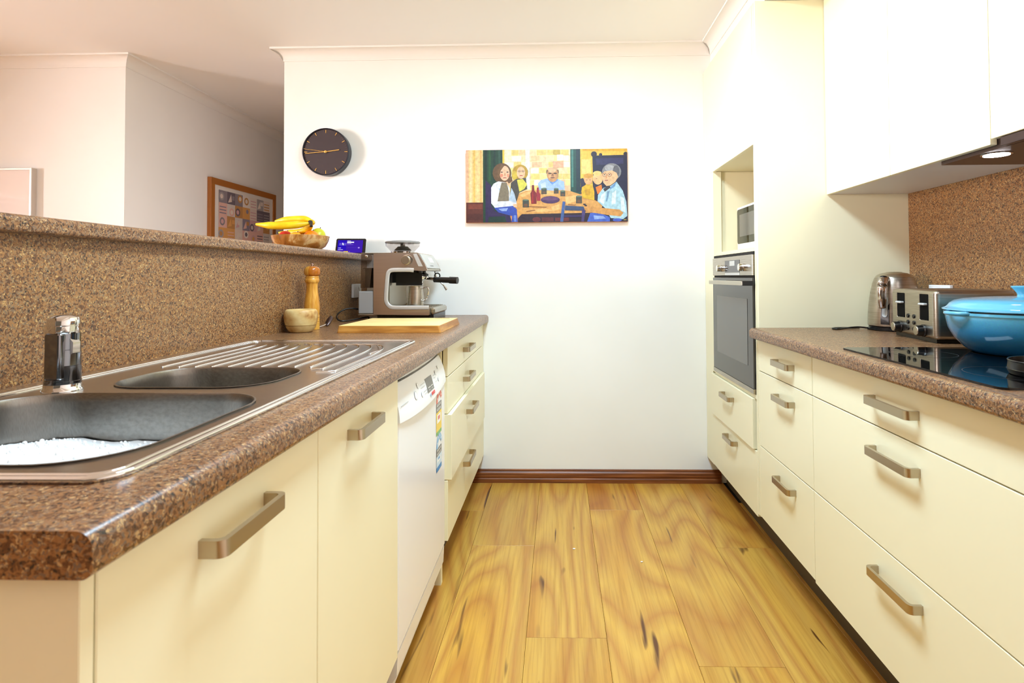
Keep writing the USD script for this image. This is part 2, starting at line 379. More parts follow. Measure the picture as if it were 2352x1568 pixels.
struct('wall_hall_end', bx(-2.443, -1.0, 7.9, 8.0, 0, CEIL), 'living_paint')
struct('wall_hall_side', bx(-1.35, -1.25, W + .12, 7.9, 0, CEIL), 'living_paint')
struct('wall_near', bx(-6.2, 1.5, -4.1, -4.0, 0, CEIL), 'near_paint')
struct('wall_bar', bx(-1.2, -1.063, .40, W, 0, 1.194), 'living_paint')
WY0, WY1, WZ0, WZ1 = -.85, .65, .85, 2.08
struct('wall_window', cut(bx(-6.2, -6.1, -4.0, 3.163, 0, CEIL), bx(-6.3, -6.0, WY0, WY1, WZ0, WZ1)), 'living_paint')
win = thing('window_1', None, None, (-6.15, 0, WZ0), kind='structure')
obj('window_frame', cut(bx(-6.19, -6.11, WY0, WY1, WZ0, WZ1), bx(-6.3, -6.0, WY0 + .05, WY1 - .05, WZ0 + .05, WZ1 - .05)), 'white_plastic', win)
obj('pane', bx(-6.152, -6.148, WY0 + .05, WY1 - .05, WZ0 + .05, WZ1 - .05), 'window_glass', win)
for z in np.arange(WZ0 + .09, WZ1 - .06, .06):
    obj('blind_slat', bx(-6.135, -6.085, WY0 + .055, WY1 - .055, z, z + .0015), 'blind_white', win)


def cornice(a, b, out, ma=0.0, mb=0.0, z=CEIL):
    """A coved cornice from a to b along a wall, out pointing into the room; ma and mb lengthen (or shorten) its front edge for the mitres."""
    prof = [(0, -.062), (.004, -.062), (.005, -.054)] + [(.005 + .042 * (1 - math.cos(t)), -.054 + .044 * math.sin(t)) for t in np.linspace(0, PI / 2, 8)] + [(.056, -.010), (.056, 0), (0, 0)]
    a, b, o = np.array(a, float), np.array(b, float), np.array(out, float); d = (b - a) / np.linalg.norm(b - a); rows = []
    for p, s, m in ((a, -1, ma), (b, 1, mb)):
        rows.append(np.array([np.r_[p + o * h + d * s * m * h, z + v] for h, v in prof]))
    return loft(rows)


struct('trim_1', cornice((-1.513, W), (.83, W), (0, -1), 1, -1), 'cornice_paint', smooth=35)
struct('trim_2', cornice((-1.513, W + .12), (-1.513, W), (-1, 0), 0, 1), 'cornice_paint', smooth=35)
struct('trim_3', cornice((.83, W), (.83, -2.5), (-1, 0), -1, 0), 'cornice_paint', smooth=35)
struct('trim_4', cornice((-6.1, 3.163), (-2.443, 3.163), (0, -1), -1, 1), 'cornice_paint', smooth=35)
struct('trim_5', cornice((-2.443, 3.163), (-2.443, 7.9), (1, 0), 1, 0), 'cornice_paint', smooth=35)
struct('wall_bulkhead', bx(.83, RW, -2.5, W, 2.206, CEIL), 'cornice_paint')
bb = [(0, 0), (-.016, 0), (-.016, .02), (-.012, .024), (-.013, .03), (-.016, .034), (-.014, .052), (-.008, .06), (-.009, .066), (-.004, .07), (0, .07)]
struct('baseboard_back', ext([(W + p, q) for p, q in bb], -.47, .86, 'x'), 'baseboard_wood')

# ------------------------------------------------------------------ left run
def rounded_top(x_back, x_front, z0, z1, r0=.010, r1=.016):
    """Section of a post-formed benchtop, its front edge rounded."""
    s = 1 if x_front > x_back else -1
    p = [(x_back, z0)]
    p += [(x_front - s * r0 + s * r0 * math.sin(t), z0 + r0 - r0 * math.cos(t)) for t in np.linspace(0, PI / 2, 6)]
    p += [(x_front - s * r1 + s * r1 * math.cos(t), z1 - r1 + r1 * math.sin(t)) for t in np.linspace(0, PI / 2, 9)]
    return p + [(x_back, z1)]


SX0, SX1, SY0, SY1 = -.985, -.452, .57, 1.83             # the sink's outline
top = ext(rounded_top(SPL, -.383, .86, .90), .466, W, 'y')
obj('benchtop', cut(top, bx(SX0 + .012, SX1 - .012, SY0 + .012, SY1 - .012, .8, 1.0)), 'granite', smooth=40, label='speckled brown laminate benchtop holding the sink on the left run', category='benchtop')
obj('splashback', bx(SPL - .012, SPL, .466, W, .9, 1.196), 'granite_matte', label='speckled brown splashback panel rising behind the sink to the bar', category='splashback')
bt = ext(rounded_top(-1.43, -1.02, 1.196, 1.231, .008, .012), .40, W, 'y')
obj('bar_top', bt, 'granite', smooth=40, label='raised speckled laminate breakfast bar top above the sink splashback', category='bar top')


def handle(side, y, z, face, width, parent, h=.020):
    """A square-section bow handle; side +1 opens towards +x."""
    o, w2, r, t = .031, width / 2, .012, .0075
    out = [(0, -w2), (o - r, -w2)] + [(o - r + r * math.sin(a), -w2 + r - r * math.cos(a)) for a in np.linspace(0, PI / 2, 6)][1:]
    out += [(o - r + r * math.cos(a), w2 - r + r * math.sin(a)) for a in np.linspace(0, PI / 2, 6)] + [(0, w2)]
    ri = r - t * .6
    inn = [(0, w2 - t), (o - t - ri, w2 - t)] + [(o - t - ri + ri * math.sin(a), w2 - t - ri + ri * math.cos(a)) for a in np.linspace(0, PI / 2, 5)][1:]
    inn += [(o - t - ri + ri * math.cos(a), -w2 + t + ri - ri * math.sin(a)) for a in np.linspace(0, PI / 2, 5)] + [(0, -w2 + t)]
    poly = [(face + side * p, y + q) for p, q in out + inn]
    return obj('handle', ext(Polygon(poly).buffer(0), z - h / 2, z + h / 2), 'handle_metal', parent, smooth=35, label='brushed metal bow handle')


def front(name, face, side, y0, y1, z0, z1, parent, hd=None, t=.018, out=0.0):
    t += out
    f = face + side * out
    d = obj(name, bx(f - side * t, f, y0, y1, z0, z1, .0012), 'cream', parent)
    if hd: handle(side, hd[0], hd[1], f, hd[2], d)
    return d


sc = thing('sink_cabinet', 'cream two-door cabinet under the sink at the near end of the left run', 'cabinet', (-.7, .97, 0))
obj('end_panel', bx(-1.045, LF, .4845, .5005, 0, .859, .001), 'cream', sc)
obj('body', cat(bx(-1.04, LF - .022, .502, .518, .15, .855), bx(-1.04, LF - .022, 1.436, 1.452, .15, .855), bx(-1.04, LF - .022, .518, 1.436, .15, .166), bx(-1.045, -1.04, .502, 1.452, .15, .855), bx(LF - .09, LF - .022, .518, 1.436, .839, .855)), 'cream_inside', sc)
obj('toe_kick', bx(-.49, -.475, .502, 1.452, 0, .15), 'toe_kick', sc)
front('door', LF, 1, .503, .9685, .155, .856, sc, (.7215, .8, .152))
front('door', LF, 1, .9715, 1.452, .155, .856, sc, (1.18, .803, .152))

dc = thing('drawer_cabinet', 'cream four-drawer cabinet between the dishwasher and the white back wall', 'cabinet', (-.7, 2.6, 0))
obj('body', cat(bx(-1.04, LF - .02, 2.078, 2.104, .0, .856), bx(-1.04, LF - .022, 3.045, 3.061, .15, .856), bx(-1.04, LF - .022, 2.104, 3.045, .15, .166), bx(-1.045, -1.04, 2.104, 3.045, .15, .856)), 'cream_inside', dc)
obj('filler', bx(LF - .018, LF - .002, 3.047, W - .001, .145, .856), 'cream', dc)
obj('toe_kick', bx(-.49, -.475, 2.104, W - .02, 0, .148), 'toe_kick', dc)
for z0, z1, zh, o in ((.742, .856, .797, 0), (.606, .739, .672, 0), (.366, .603, .535, .014), (.145, .363, .313, 0)):
    front('drawer', LF, 1, 2.106, 3.044, z0, z1, dc, (2.533, zh, .182), out=o)

# dishwasher
DY0, DY1 = 1.458, 2.050
dw = thing('dishwasher', 'white freestanding dishwasher with energy stickers between cream cabinets', 'dishwasher', (-.7, 1.75, 0))
obj('body', bx(-1.0, -.445, DY0 + .003, DY1 - .003, .02, .852), 'white_plastic', dw)
dd = obj('door', bx(-.444, LF, DY0, DY1, .162, .745, .004), 'white_gloss', dw, smooth=30)
kp = [(-.47, .03), (-.425, .085), (-.414, .10), (-.411, .156), (-.444, .156), (-.47, .10)]
obj('kick_plate', ext(kp, DY0 + .002, DY1 - .002, 'y'), 'white_gloss', dw)
obj('plinth', bx(-.50, -.49, DY0, DY1, 0, .04), 'toe_kick', dw)


def fascia(z_lo, z_hi, nz, x_of, dip_lo, dip_hi):
    ny = 30; rows = []
    for i in range(ny + 1):
        s = i / ny; y = DY0 + (DY1 - DY0) * s; q = 1 - (2 * s - 1) ** 2
        lo, hi = z_lo - dip_lo * q, z_hi - dip_hi * q; r = [(x_of(t) + .006 * q, y, hi + (lo - hi) * t) for t in np.linspace(0, 1, nz)]
        rows.append(np.array(r + [(-.446, y, lo), (-.446, y, hi)]))
    return loft(rows)


fa = obj('control_panel', fascia(.735, .829, 10, lambda t: -.431 + .026 * math.sin(t * PI / 2) ** .9, .016, .004), 'white_gloss', dw, smooth=40)
obj('top_strip', fascia(.835, .857, 4, lambda t: -.44 + .008 * t, .004, 0), 'white_plastic', dw, smooth=40)
obj('handle_recess', bx(-.448, -.436, DY0 + .002, DY1 - .002, .824, .838), 'dark_gap', dw)


def on_panel(y, z):
    q = 1 - (2 * (y - DY0) / (DY1 - DY0) - 1) ** 2; lo, hi = .735 - .016 * q, .829 - .004 * q; t = np.clip((hi - z) / (hi - lo), 0, 1)
    return -.431 + .026 * math.sin(t * PI / 2) ** .9 + .006 * q + .0012


disp = [(rc(1.755, 1.842, .752, .794), (112, 106, 96)), (rc(1.766, 1.80, .764, .767), (210, 206, 196)), (rc(1.806, 1.832, .764, .767), (210, 206, 196)), (rc(1.77, 1.79, .757, .759), (200, 196, 186)), (rc(1.81, 1.828, .757, .759), (200, 196, 186))]
for cy, cz, r in ((1.625, .772, .012), (1.665, .792, .008), (1.69, .762, .008), (1.905, .790, .008), (1.925, .765, .007), (1.955, .80, .006)):
    disp += [(ell(cy, cz, r * 1.15, r, 16), (196, 198, 196)), (ell(cy, cz, r, r * .85, 16), (244, 245, 243))]
for y0, y1, z in ((1.69, 1.745, .787), (1.69, 1.735, .779), (1.71, 1.75, .765), (1.715, 1.75, .757), (1.86, 1.895, .786), (1.86, 1.89, .778), (1.87, 1.90, .765), (1.475, 1.545, .772)):
    disp.append((rc(y0, y1, z, z + .0016), (186, 188, 186)))
disp.append((ell(1.787, .7405, .006, .006, 12), (150, 180, 210)))
dm, dcol = flat_art(disp, lambda a, b, k: (on_panel(a, b) + k, a, b), 2e-5)
obj('panel_print', dm, 'flat_print', fa, col=dcol)
tv, tf = arr(meshkit.text_mesh('BOSCH', .0095, .0006, bold=True))
ty = 1.80 + tv[:, 0]; tz = .7365 + tv[:, 1]
obj('brand_lettering', (np.stack([np.array([on_panel(a, b) for a, b in zip(ty, tz)]) + tv[:, 2], ty, tz], 1), tf), 'red', fa, label='small red brand lettering')
st = []
ya, yb = 1.906, 1.990


def star_label(z_top, arc, bar, z_bar0, z_bar1, body, z_body0, z_body1, strip, strip_c, box_c):
    out = [(rc(ya, yb, z_bar0, z_bar1), (112, 106, 98))]
    arcp = ell(ya + .048, z_bar1, .046, z_top - z_bar1, 16, 20, 180)
    inner = ell(ya + .05, z_bar1, .026, (z_top - z_bar1) * .55, 12, 20, 180)
    out.append((arcp + inner[::-1], arc))
    for t in (40, 75, 110, 150):
        out.append((ell(ya + .049 + .036 * math.cos(math.radians(t)), z_bar1 + .78 * (z_top - z_bar1) * math.sin(math.radians(t)), .004, .004, 5), (252, 250, 246)))
    hz = (z_bar1 - z_bar0) / 2
    for k in range(2):
        out.append((rc(ya + .012, yb - .012, z_bar0 + hz * k + .003, z_bar0 + hz * (k + 1) - .003), (206, 204, 198)))
        out.append((rc(ya + .02, yb - .02, z_bar0 + hz * k + .006, z_bar0 + hz * k + .009), (140, 136, 130)))
    out.append((rc(ya, yb, z_body0, z_body1), body))
    out.append((rc(ya + .014, yb - .014, z_body0 + (z_body1 - z_body0) * .42, z_body1 - .008), (250, 250, 246)))
    out.append((rc(ya + .028, yb - .028, z_body0 + (z_body1 - z_body0) * .58, z_body0 + (z_body1 - z_body0) * .78), box_c))
    out.append((rc(ya, yb, z_body0 - strip, z_body0), strip_c))
    return out


st = star_label(.723, (240, 104, 74), 0, .654, .683, (250, 212, 44), .589, .653, .012, (112, 184, 92), (232, 88, 70)) + star_label(.578, (140, 192, 234), 0, .508, .533, (206, 228, 244), .472, .507, .015, (24, 134, 206), (90, 160, 220))
sm_, scol = flat_art(st, lambda a, b, k: (LF + .0006 + k, a, b), 2e-5)
obj('energy_sticker', sm_, 'flat_print', dd, col=scol, label='coloured energy and water rating sticker')

# sink
sk = thing('sink', 'stainless steel sink with one and a half bowls and ribbed drainer', 'sink', ((SX0 + SX1) / 2, 1.2, .9))
outer = rrect(SX0, SX1, SY0, SY1, .035)
B1, B2 = (-.932, -.497, .615, .998, .095), (-.868, -.556, 1.052, 1.288, .085)
plate = Polygon(outer, [rrect(*B1, 8), rrect(*B2, 8)])
obj('plate', ext(plate, .9003, .9032), 'sink_steel', sk)
for ins in (.003, .016):
    obj('rim', sweep([(x, y, .9034) for x, y in rrect(SX0 + ins, SX1 - ins, SY0 + ins, SY1 - ins, .034 - ins * .6, 6)], .0042 if ins < .01 else .0028, 8, True), 'chrome', sk, smooth=True)


def basin(b, depth):
    x0, x1, y0, y1, r = b; loops = []
    for z, i in ((.9052, -.004), (.9056, -.001), (.902, .001), (.89, .0025), (.90 - depth * .6, .008), (.90 - depth * .85, .013), (.90 - depth * .95, .022), (.90 - depth, .045)):
        loops.append(np.array([(x, y, z) for x, y in rrect(x0 + i, x1 - i, y0 + i, y1 - i, max(r - i, .03), 8)]))
    return loft(loops, False, True)


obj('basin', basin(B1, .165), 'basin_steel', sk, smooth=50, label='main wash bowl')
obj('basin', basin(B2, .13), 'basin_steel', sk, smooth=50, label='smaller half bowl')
obj('drain', lathe([(.028, .7705), (.028, .772), (.02, .772), (.018, .7705)], (-.71, 1.17, 0), 24), 'chrome', sk, smooth=40)
ridges = []
for i in range(12):
    x = -.488 - .0385 * i; y0 = (1.24, 1.268, 1.295, 1.30)[min(i, 3)]; sh = .10 * (1 - i / 12.0) ** 1.1 + .01; p = []
    for t in np.linspace(0, 1, 26):
        p.append((x - sh * max(0, (t - .35) / .65) ** 2.6, y0 + (1.735 - y0) * (t if t < .35 else .35 + .65 * math.sin((t - .35) / .65 * PI / 2) ** (.95)), .9032))
    obj('drainer_rib', sweep(p, .0032, 6), 'chrome', sk, smooth=True)
for p in ([(-.521, 1.222, .9032), (-.488, 1.238, .9032)], [(-.548, 1.262, .9032), (-.529, 1.268, .9032)], [(-.503, 1.52, .9032), (-.497, 1.58, .9032), (-.54, 1.70, .9032)]):
    obj('drainer_rib', sweep(p, .0032, 6), 'chrome', sk, smooth=True)

# suds in the main bowl
gx, gy = np.meshgrid(np.linspace(0, 1, 60), np.linspace(0, 1, 60)); inner = Polygon(rrect(B1[0] + .009, B1[1] - .009, B1[2] + .009, B1[3] - .009, .085, 8))
FX = B1[0] + .012 + (B1[1] - B1[0] - .024) * gx; FY = B1[2] + .012 + (B1[3] - B1[2] - .024) * gy
FZ = .822 + .030 * np.exp(-(((FX + .86) / .13) ** 2 + ((FY - .80) / .16) ** 2)) + .012 * np.exp(-(((FX + .62) / .1) ** 2 + ((FY - .72) / .1) ** 2)) + .012 * (meshkit.fbm(np.stack([FX * 18, FY * 18, FX * 0], -1), 4, 3) - .5)
from shapely import contains_xy
ok = contains_xy(inner, FX, FY); N = 60; fv = np.stack([FX, FY, FZ], -1).reshape(-1, 3); ff = []
for i in range(N - 1):
    for j in range(N - 1):
        if ok[i, j] and ok[i + 1, j] and ok[i, j + 1] and ok[i + 1, j + 1]:
            a = i * N + j; ff += [(a, a + 1, a + N + 1), (a, a + N + 1, a + N)]
suds = thing('soap_suds', 'white soap suds floating in the main bowl of the sink', 'soap suds', (-.71, .8, .76), kind='stuff')
obj('foam', (fv, np.array(ff)), 'foam_water', suds, smooth=True, kind='stuff')
bub = []
for k in range(620):
    i, j = rng.integers(2, N - 2, 2)
    if ok[i, j] and ok[i - 1, j - 1] and ok[i + 1, j + 1]:
        r = .0012 + .0028 * rng.random() ** 3; m = trimesh.creation.icosphere(1, r); bub.append((np.array(m.vertices) + fv[i * N + j] + (0, 0, r * .3), np.array(m.faces)))
obj('bubbles', cat(*bub), 'bubble', suds, smooth=True, kind='stuff')

# tap
TX, TY = -.906, 1.03
tp = thing('tap', 'chrome mixer tap with a flat handle at the back of the sink', 'tap', (TX, TY, .903))
obj('base_ring', lathe([(.031, .9032), (.031, .907), (.0285, .910), (.028, .917)], (TX, TY, 0), 36), 'chrome', tp, smooth=40)
obj('body', lathe([(.0275, .917), (.0275, .922), (.0268, .9225), (.0268, .949), (.0262, .9495), (.0262, .950), (.0268, .9505), (.026, .978), (.0255, .9785), (.0255, .979), (.026, .9795), (.0252, 1.008)], (TX, TY, 0), 40), 'tap_chrome', tp, smooth=25)
obj('front_plate', rbox(TX - .012, TX + .019, TY - .0295, TY - .012, .925, 1.010, .006), 'tap_chrome', tp, smooth=40)
obj('cap', lathe([(.0225, 1.008), (.0235, 1.012), (.0235, 1.021), (.024, 1.022), (.0245, 1.03), (.022, 1.037), (.016, 1.041), (.002, 1.0425)], (TX + .004, TY - .004, 0), 36), 'chrome', tp, smooth=35)
obj('lever', ext(Polygon([(TX + .018, .968), (TX + .028, .973), (TX + .0285, .992), (TX + .022, 1.0), (TX + .018, .998)]), TY - .012, TY + .004, 'y'), 'chrome', tp)
obj('spout_lip', ext(Polygon([(TX - .031, 1.022), (TX - .012, 1.026), (TX - .012, 1.008), (TX - .025, 1.005)]), TY - .012, TY + .012, 'y'), 'chrome', tp)

# ------------------------------------------------------------------ things on the left bench
cb = thing('cutting_board', 'thick pale wooden cutting board lying on the left bench', 'cutting board', (-.63, 2.32, .9))
bl, bh = rrect(-.826, -.436, 2.118, 2.522, .008, 3), rrect(-.822, -.444, 2.122, 2.518, .008, 3)
brd = loft([np.array([(x, y, .9005) for x, y in bl]), np.array([(x, y, .926) for x, y in bh])])
brd = cut(brd, ext(rrect(-.545, -.475, 2.488, 2.51, .01, 4), .918, .95))
obj('slab', brd, 'board_edge', cb, smooth=20)
tops = Polygon(rrect(-.8219, -.4441, 2.1221, 2.5179, .008, 3), [rrect(-.545, -.475, 2.488, 2.51, .01, 4)])
for k, (y0, y1) in enumerate(zip(np.linspace(2.122, 2.518, 8)[:-1], np.linspace(2.122, 2.518, 8)[1:])):
    g = tops.intersection(sbox(-1, y0 + .0002, 0, y1 - .0002))
    obj('strip', ext(g, .9255, .9272), 'board_wood', cb)

pm = thing('pepper_mill', 'turned honey-wood pepper mill standing behind the wooden bowl', 'pepper mill', (-.985, 2.272, .9))
MS = .0002193


def mp(l): return [(r * MS, .9005 + (1318 - y) * MS) for y, r in l]


c0 = (-.985, 2.272, 0)
obj('body', lathe(mp([(1318, 131), (1316, 133), (1192, 133), (1186, 126), (1180, 126), (1174, 133), (1122, 132), (1116, 125), (1110, 125), (1104, 132), (1070, 132), (1052, 126), (1040, 127), (950, 135), (850, 131), (750, 118), (650, 104), (560, 97), (500, 99), (478, 104), (470, 112), (455, 120), (430, 125), (405, 119), (388, 112), (376, 116), (362, 116), (352, 108)]), c0, 40), 'mill_wood', pm, smooth=40)
hd = lathe(mp([(350, 104), (342, 108), (335, 122), (310, 135), (262, 140), (215, 130), (188, 108), (172, 70), (166, 30), (165, 2)]), c0, 40)
obj('head', hd, 'mill_head', pm, smooth=50)
obj('nut', cat(lathe(mp([(166, 12), (150, 12), (148, 20), (134, 24), (124, 18), (118, 4)]), c0, 18)), 'grinder_metal', pm, smooth=40)

wb = thing('wooden_bowl', 'small squat pale wooden bowl stained brown beside the pepper mill', 'bowl', (-.984, 2.172, .9))
c1 = (-.984, 2.172, 0); q = .000211
obj('bowl', lathe([(r * q, .9003 + (1370 - y) * q) for y, r in [(1370, 182), (1355, 206), (1300, 240), (1252, 262)]] + [(.0515, .9255), (.0515, .9275)] + [(r * q, .9003 + (1370 - y) * q) for y, r in [(1238, 265), (1180, 278), (1100, 288), (1040, 286), (990, 272), (972, 258), (962, 240), (968, 215), (1000, 190), (1100, 175), (1250, 150), (1290, 10)]], c1, 44), 'pale_wood', wb, smooth=40)

sp = thing('spoon', 'small steel spoon lying on the bench right of the pepper mill', 'spoon', (-.955, 2.36, .9))
v, f = ball((0, 0, 0), 1, (.012, .032, .0075)); a = np.radians(38); v = np.stack([v[:, 0], v[:, 1] * np.cos(a) - v[:, 2] * np.sin(a), v[:, 1] * np.sin(a) + v[:, 2] * np.cos(a)], 1)
obj('bowl', (v + (-.972, 2.41, .9235), f), 'dark_steel', sp, smooth=True)
obj('handle', sweep(smooth_path([(-.974, 2.395, .914), (-.985, 2.36, .9045), (-1.0, 2.33, .903), (-1.03, 2.33, .9035)], 14), .0025, 6), 'chrome', sp, smooth=True)

so = thing('power_outlet', 'pale power outlet on the left splashback behind the coffee machine', 'power outlet', (-1.046, 2.945, 1.0))
obj('plate', rbox(SPL + .0003, SPL + .012, 2.885, 3.0, 1.003, 1.073, .003), 'white_plastic', so, smooth=40)
for y in (2.915, 2.965): obj('switch', bx(SPL + .012, SPL + .0145, y - .007, y + .007, 1.045, 1.06, .001), 'white_plastic', so)

# coffee machine: its side faces the camera, its front the aisle
CY0, CY1 = 2.70, 3.02


def cx(X): return -.9762 + X * .0002647


def cz(Y): return 1.3169 - Y * .0002631


cm = thing('coffee_machine', 'brushed steel espresso machine with bean hopper beside the back wall', 'coffee machine', (-.78, 2.86, .9))
side = [(375, 1470), (375, 372), (1150, 366), (1180, 372), (1290, 545), (1335, 650), (1340, 680), (1270, 690), (1100, 678), (1000, 668), (720, 668), (680, 678), (650, 702), (632, 740), (610, 1000), (600, 1180), (606, 1240), (640, 1300), (690, 1336), (760, 1345), (1380, 1345), (1380, 1470), (1360, 1484)]
obj('side_panel', ext([(cx(x), cz(y)) for x, y in side], CY0, CY0 + .012, 'y'), 'warm_steel', cm, label='brushed steel side panel')
obj('side_panel', ext([(cx(x), cz(y)) for x, y in side], CY1 - .012, CY1, 'y'), 'warm_steel', cm, label='brushed steel far side panel')
obj('head', ext([(cx(x), cz(y)) for x, y in [(375, 690), (375, 372), (1150, 362), (1182, 368), (1330, 650), (1330, 676), (1000, 672)]], CY0 + .0121, CY1 - .0121, 'y'), 'satin_steel', cm)
obj('back_plate', bx(cx(380), cx(655), CY0 + .0125, CY1 - .0125, cz(1345), cz(690)), 'satin_steel', cm)
obj('back_liner', bx(cx(655) + .0002, cx(700), CY0 + .013, CY1 - .013, cz(900), cz(676)), 'black_plastic', cm)
obj('void_panel', bx(cx(700) + .0002, cx(1180), CY0 + .075, CY0 + .078, cz(950), cz(676)), 'black_matte', cm)
rim = [(1330, 690), (1270, 690), (1100, 676), (1000, 666), (720, 668), (680, 678), (650, 702), (632, 740), (610, 1000), (600, 1180), (606, 1240), (640, 1300), (690, 1336), (760, 1346), (1370, 1346)]
rp = np.array([(cx(x), cz(y)) for x, y in rim[2:]])
for _ in range(3): rp = np.vstack([rp[:1], np.stack([.75 * rp[:-1] + .25 * rp[1:], .25 * rp[:-1] + .75 * rp[1:]], 1).reshape(-1, 2), rp[-1:]])
rp = [(x, CY0 - .001, z) for x, z in rp]
obj('trim', sweep(rp, .0105, 8, flat=.28, up=(0, 1, 0)), 'trim_steel', cm, smooth=True, label='bright chrome trim round the brewing bay')
obj('edge_trim', ext([(cx(x), cz(y)) for x, y in [(1088, 384), (1150, 374), (1262, 606), (1186, 606)]], CY0 - .0012, CY0 - .0001, 'y'), 'trim_steel', cm, label='pale strip standing for the highlight along the chamfered edge')  # flat pale strip; the highlight on the chamfer is put into its colour
obj('drip_tray', cat(bx(cx(600), cx(1385), CY0 + .0125, CY1 - .0125, .928, cz(1350)), bx(cx(1385) - .001, cx(1385) + .022, CY0 + .01, CY1 - .01, .93, cz(1352), .008)), 'satin_steel', cm)
tray = [bx(cx(760), cx(1370), y, y + .006, cz(1350), cz(1350) + .003) for y in np.linspace(CY0 + .03, CY1 - .04, 11)]
obj('tray_grate', cat(*tray), 'satin_steel', cm)
obj('base', bx(cx(420), cx(1440), CY0 + .02, CY1 - .02, .9005, .929), 'black_plastic', cm)
obj('top_plate', bx(cx(140), cx(1160), CY0 + .004, CY1 - .004, cz(370), cz(356), .004), 'satin_steel', cm)
# slanted front panel with screen
n0, n1 = np.array([cx(1186), cz(372)]), np.array([cx(1334), cz(650)]); nd = (n1 - n0); nn = np.array([-nd[1], nd[0]]); nn = nn / np.linalg.norm(nn) * (1 if -nd[1] > 0 else -1)


def on_front(s, t, k=0.0): p = n0 + nd * s + nn * k; return (p[0], CY0 + .012 + (CY1 - CY0 - .024) * t, p[1])


def slab(s0, s1, t0, t1, k0, k1):
    c = [on_front(s, t, k) for k in (k0, k1) for s, t in ((s0, t0), (s1, t0), (s1, t1), (s0, t1))]
    return arr(trimesh.convex.convex_hull(np.array(c)))


obj('front_panel', slab(.04, .96, .02, .98, .0, .003), 'light_grey', cm)
obj('screen', slab(.22, .58, .42, .72, .0032, .004), 'white_plastic', cm)
obj('logo', cat(*[slab(.76, .84, .30 + .06 * k, .335 + .06 * k, .0032, .0038) for k in range(4)]), 'grey_plastic', cm)
obj('dial', lathe([(.0225, 0), (.0225, .004), (.0205, .0045), (.0205, .017), (.0185, .019), (.002, .019)], (cx(965), CY0, cz(492)), 36, 'y'), 'satin_steel', cm, smooth=35, label='round steel grind dial')
obj('dial_ring', lathe([(.026, 0), (.026, .0015), (.022, .0025)], (cx(985), CY0, cz(490)), 36, 'y'), 'chrome', cm, smooth=35)
# bean hopper
HX, HY = -.778, 2.85
obj('hopper', lathe([(.058, 1.224), (.058, 1.236), (.0595, 1.237), (.083, 1.262), (.084, 1.275)], (HX, HY, 0), 40, caps=False), 'clear_plastic', cm, smooth=35, label='clear bean hopper')
obj('hopper_collar', lathe([(.057, 1.2235), (.057, 1.2335), (.05, 1.235)], (HX, HY, 0), 40), 'chrome', cm, smooth=35)
obj('hopper_lid', lathe([(.08, 1.2752), (.0855, 1.276), (.086, 1.281), (.082, 1.285), (.05, 1.2885), (.002, 1.289)], (HX, HY, 0), 40), 'grey_plastic', cm, smooth=40, label='grey hopper lid')
obj('hopper_core', lathe([(.042, 1.239), (.041, 1.243), (.024, 1.2595), (.012, 1.2605), (.011, 1.2745)], (HX, HY, 0), 30), 'black_plastic', cm, smooth=35)
# water tank at the rear
obj('water_tank', ext([(cx(135), cz(990)), (cx(145), cz(380)), (cx(365), cz(380)), (cx(300), cz(990))], CY0 + .006, CY1 - .02, 'y'), 'smoked_plastic', cm, label='smoky clear water tank')
obj('tank_filter', cat(bx(cx(160), cx(300), CY0 + .05, CY0 + .12, cz(985), cz(640)), ext([(cx(150), cz(640)), (cx(150), cz(628)), (cx(340), cz(628)), (cx(335), cz(640))], CY0 + .03, CY0 + .16, 'y')), 'black_plastic', cm)
obj('tank_badge', ball((cx(240), CY0 + .004, cz(418)), .008, (1, .4, .9)), 'chrome', cm, smooth=True)
obj('rear_cover', bx(cx(95), cx(372), CY0 + .004, CY1 - .01, cz(1455), cz(1050), .004), 'grey_plastic', cm)
obj('rear_base', bx(cx(90), cx(420), CY0 + .002, CY1 - .01, cz(1485), cz(1462), .003), 'satin_steel', cm)
# group head, portafilter, steam wand
GX, GY = cx(1110), CY0 + .13
obj('group_head', cat(lathe([(.036, cz(790)), (.037, cz(770)), (.037, cz(745)), (.026, cz(720)), (.024, cz(680))], (GX, GY, 0), 30), lathe([(.014, cz(720)), (.014, cz(676))], (GX + .01, CY0 + .06, 0), 20)), 'black_plastic', cm, smooth=35)
obj('group_ring', lathe([(.040, cz(812)), (.041, cz(800)), (.041, cz(782)), (.038, cz(776))], (GX, GY, 0), 32), 'chrome', cm, smooth=35)
pf = obj('portafilter', cat(lathe([(.008, cz(905)), (.009, cz(880)), (.018, cz(850)), (.035, cz(838)), (.036, cz(812))], (GX, GY, 0), 30), cyl((GX + .03, GY - .006, cz(822)), (GX + .075, GY - .018, cz(838)), .007), cyl((GX, GY - .008, cz(905)), (GX + .012, GY - .01, cz(935)), .005)), 'chrome', cm, smooth=35)
obj('grip', cat(cyl((GX + .07, GY - .017, cz(846)), (GX + .155, GY - .035, cz(858)), .0135, 20, .0145), cyl((GX + .15, GY - .034, cz(857)), (GX + .19, GY - .043, cz(864)), .0168, 22)), 'black_plastic', pf, smooth=35, label='black handle grip')
wnd = obj('steam_wand', cat(sweep(smooth_path([(cx(1310), CY0 + .215, cz(690)), (cx(1340), CY0 + .215, cz(800)), (cx(1420), CY0 + .21, cz(900)), (cx(1500), CY0 + .21, cz(985))], 20), .0042, 10)), 'chrome', cm, smooth=40)
obj('wand_tip', cyl((cx(1495), CY0 + .21, cz(980)), (cx(1540), CY0 + .21, cz(1048)), .0058, 14, .0075), 'chrome', wnd, smooth=40)
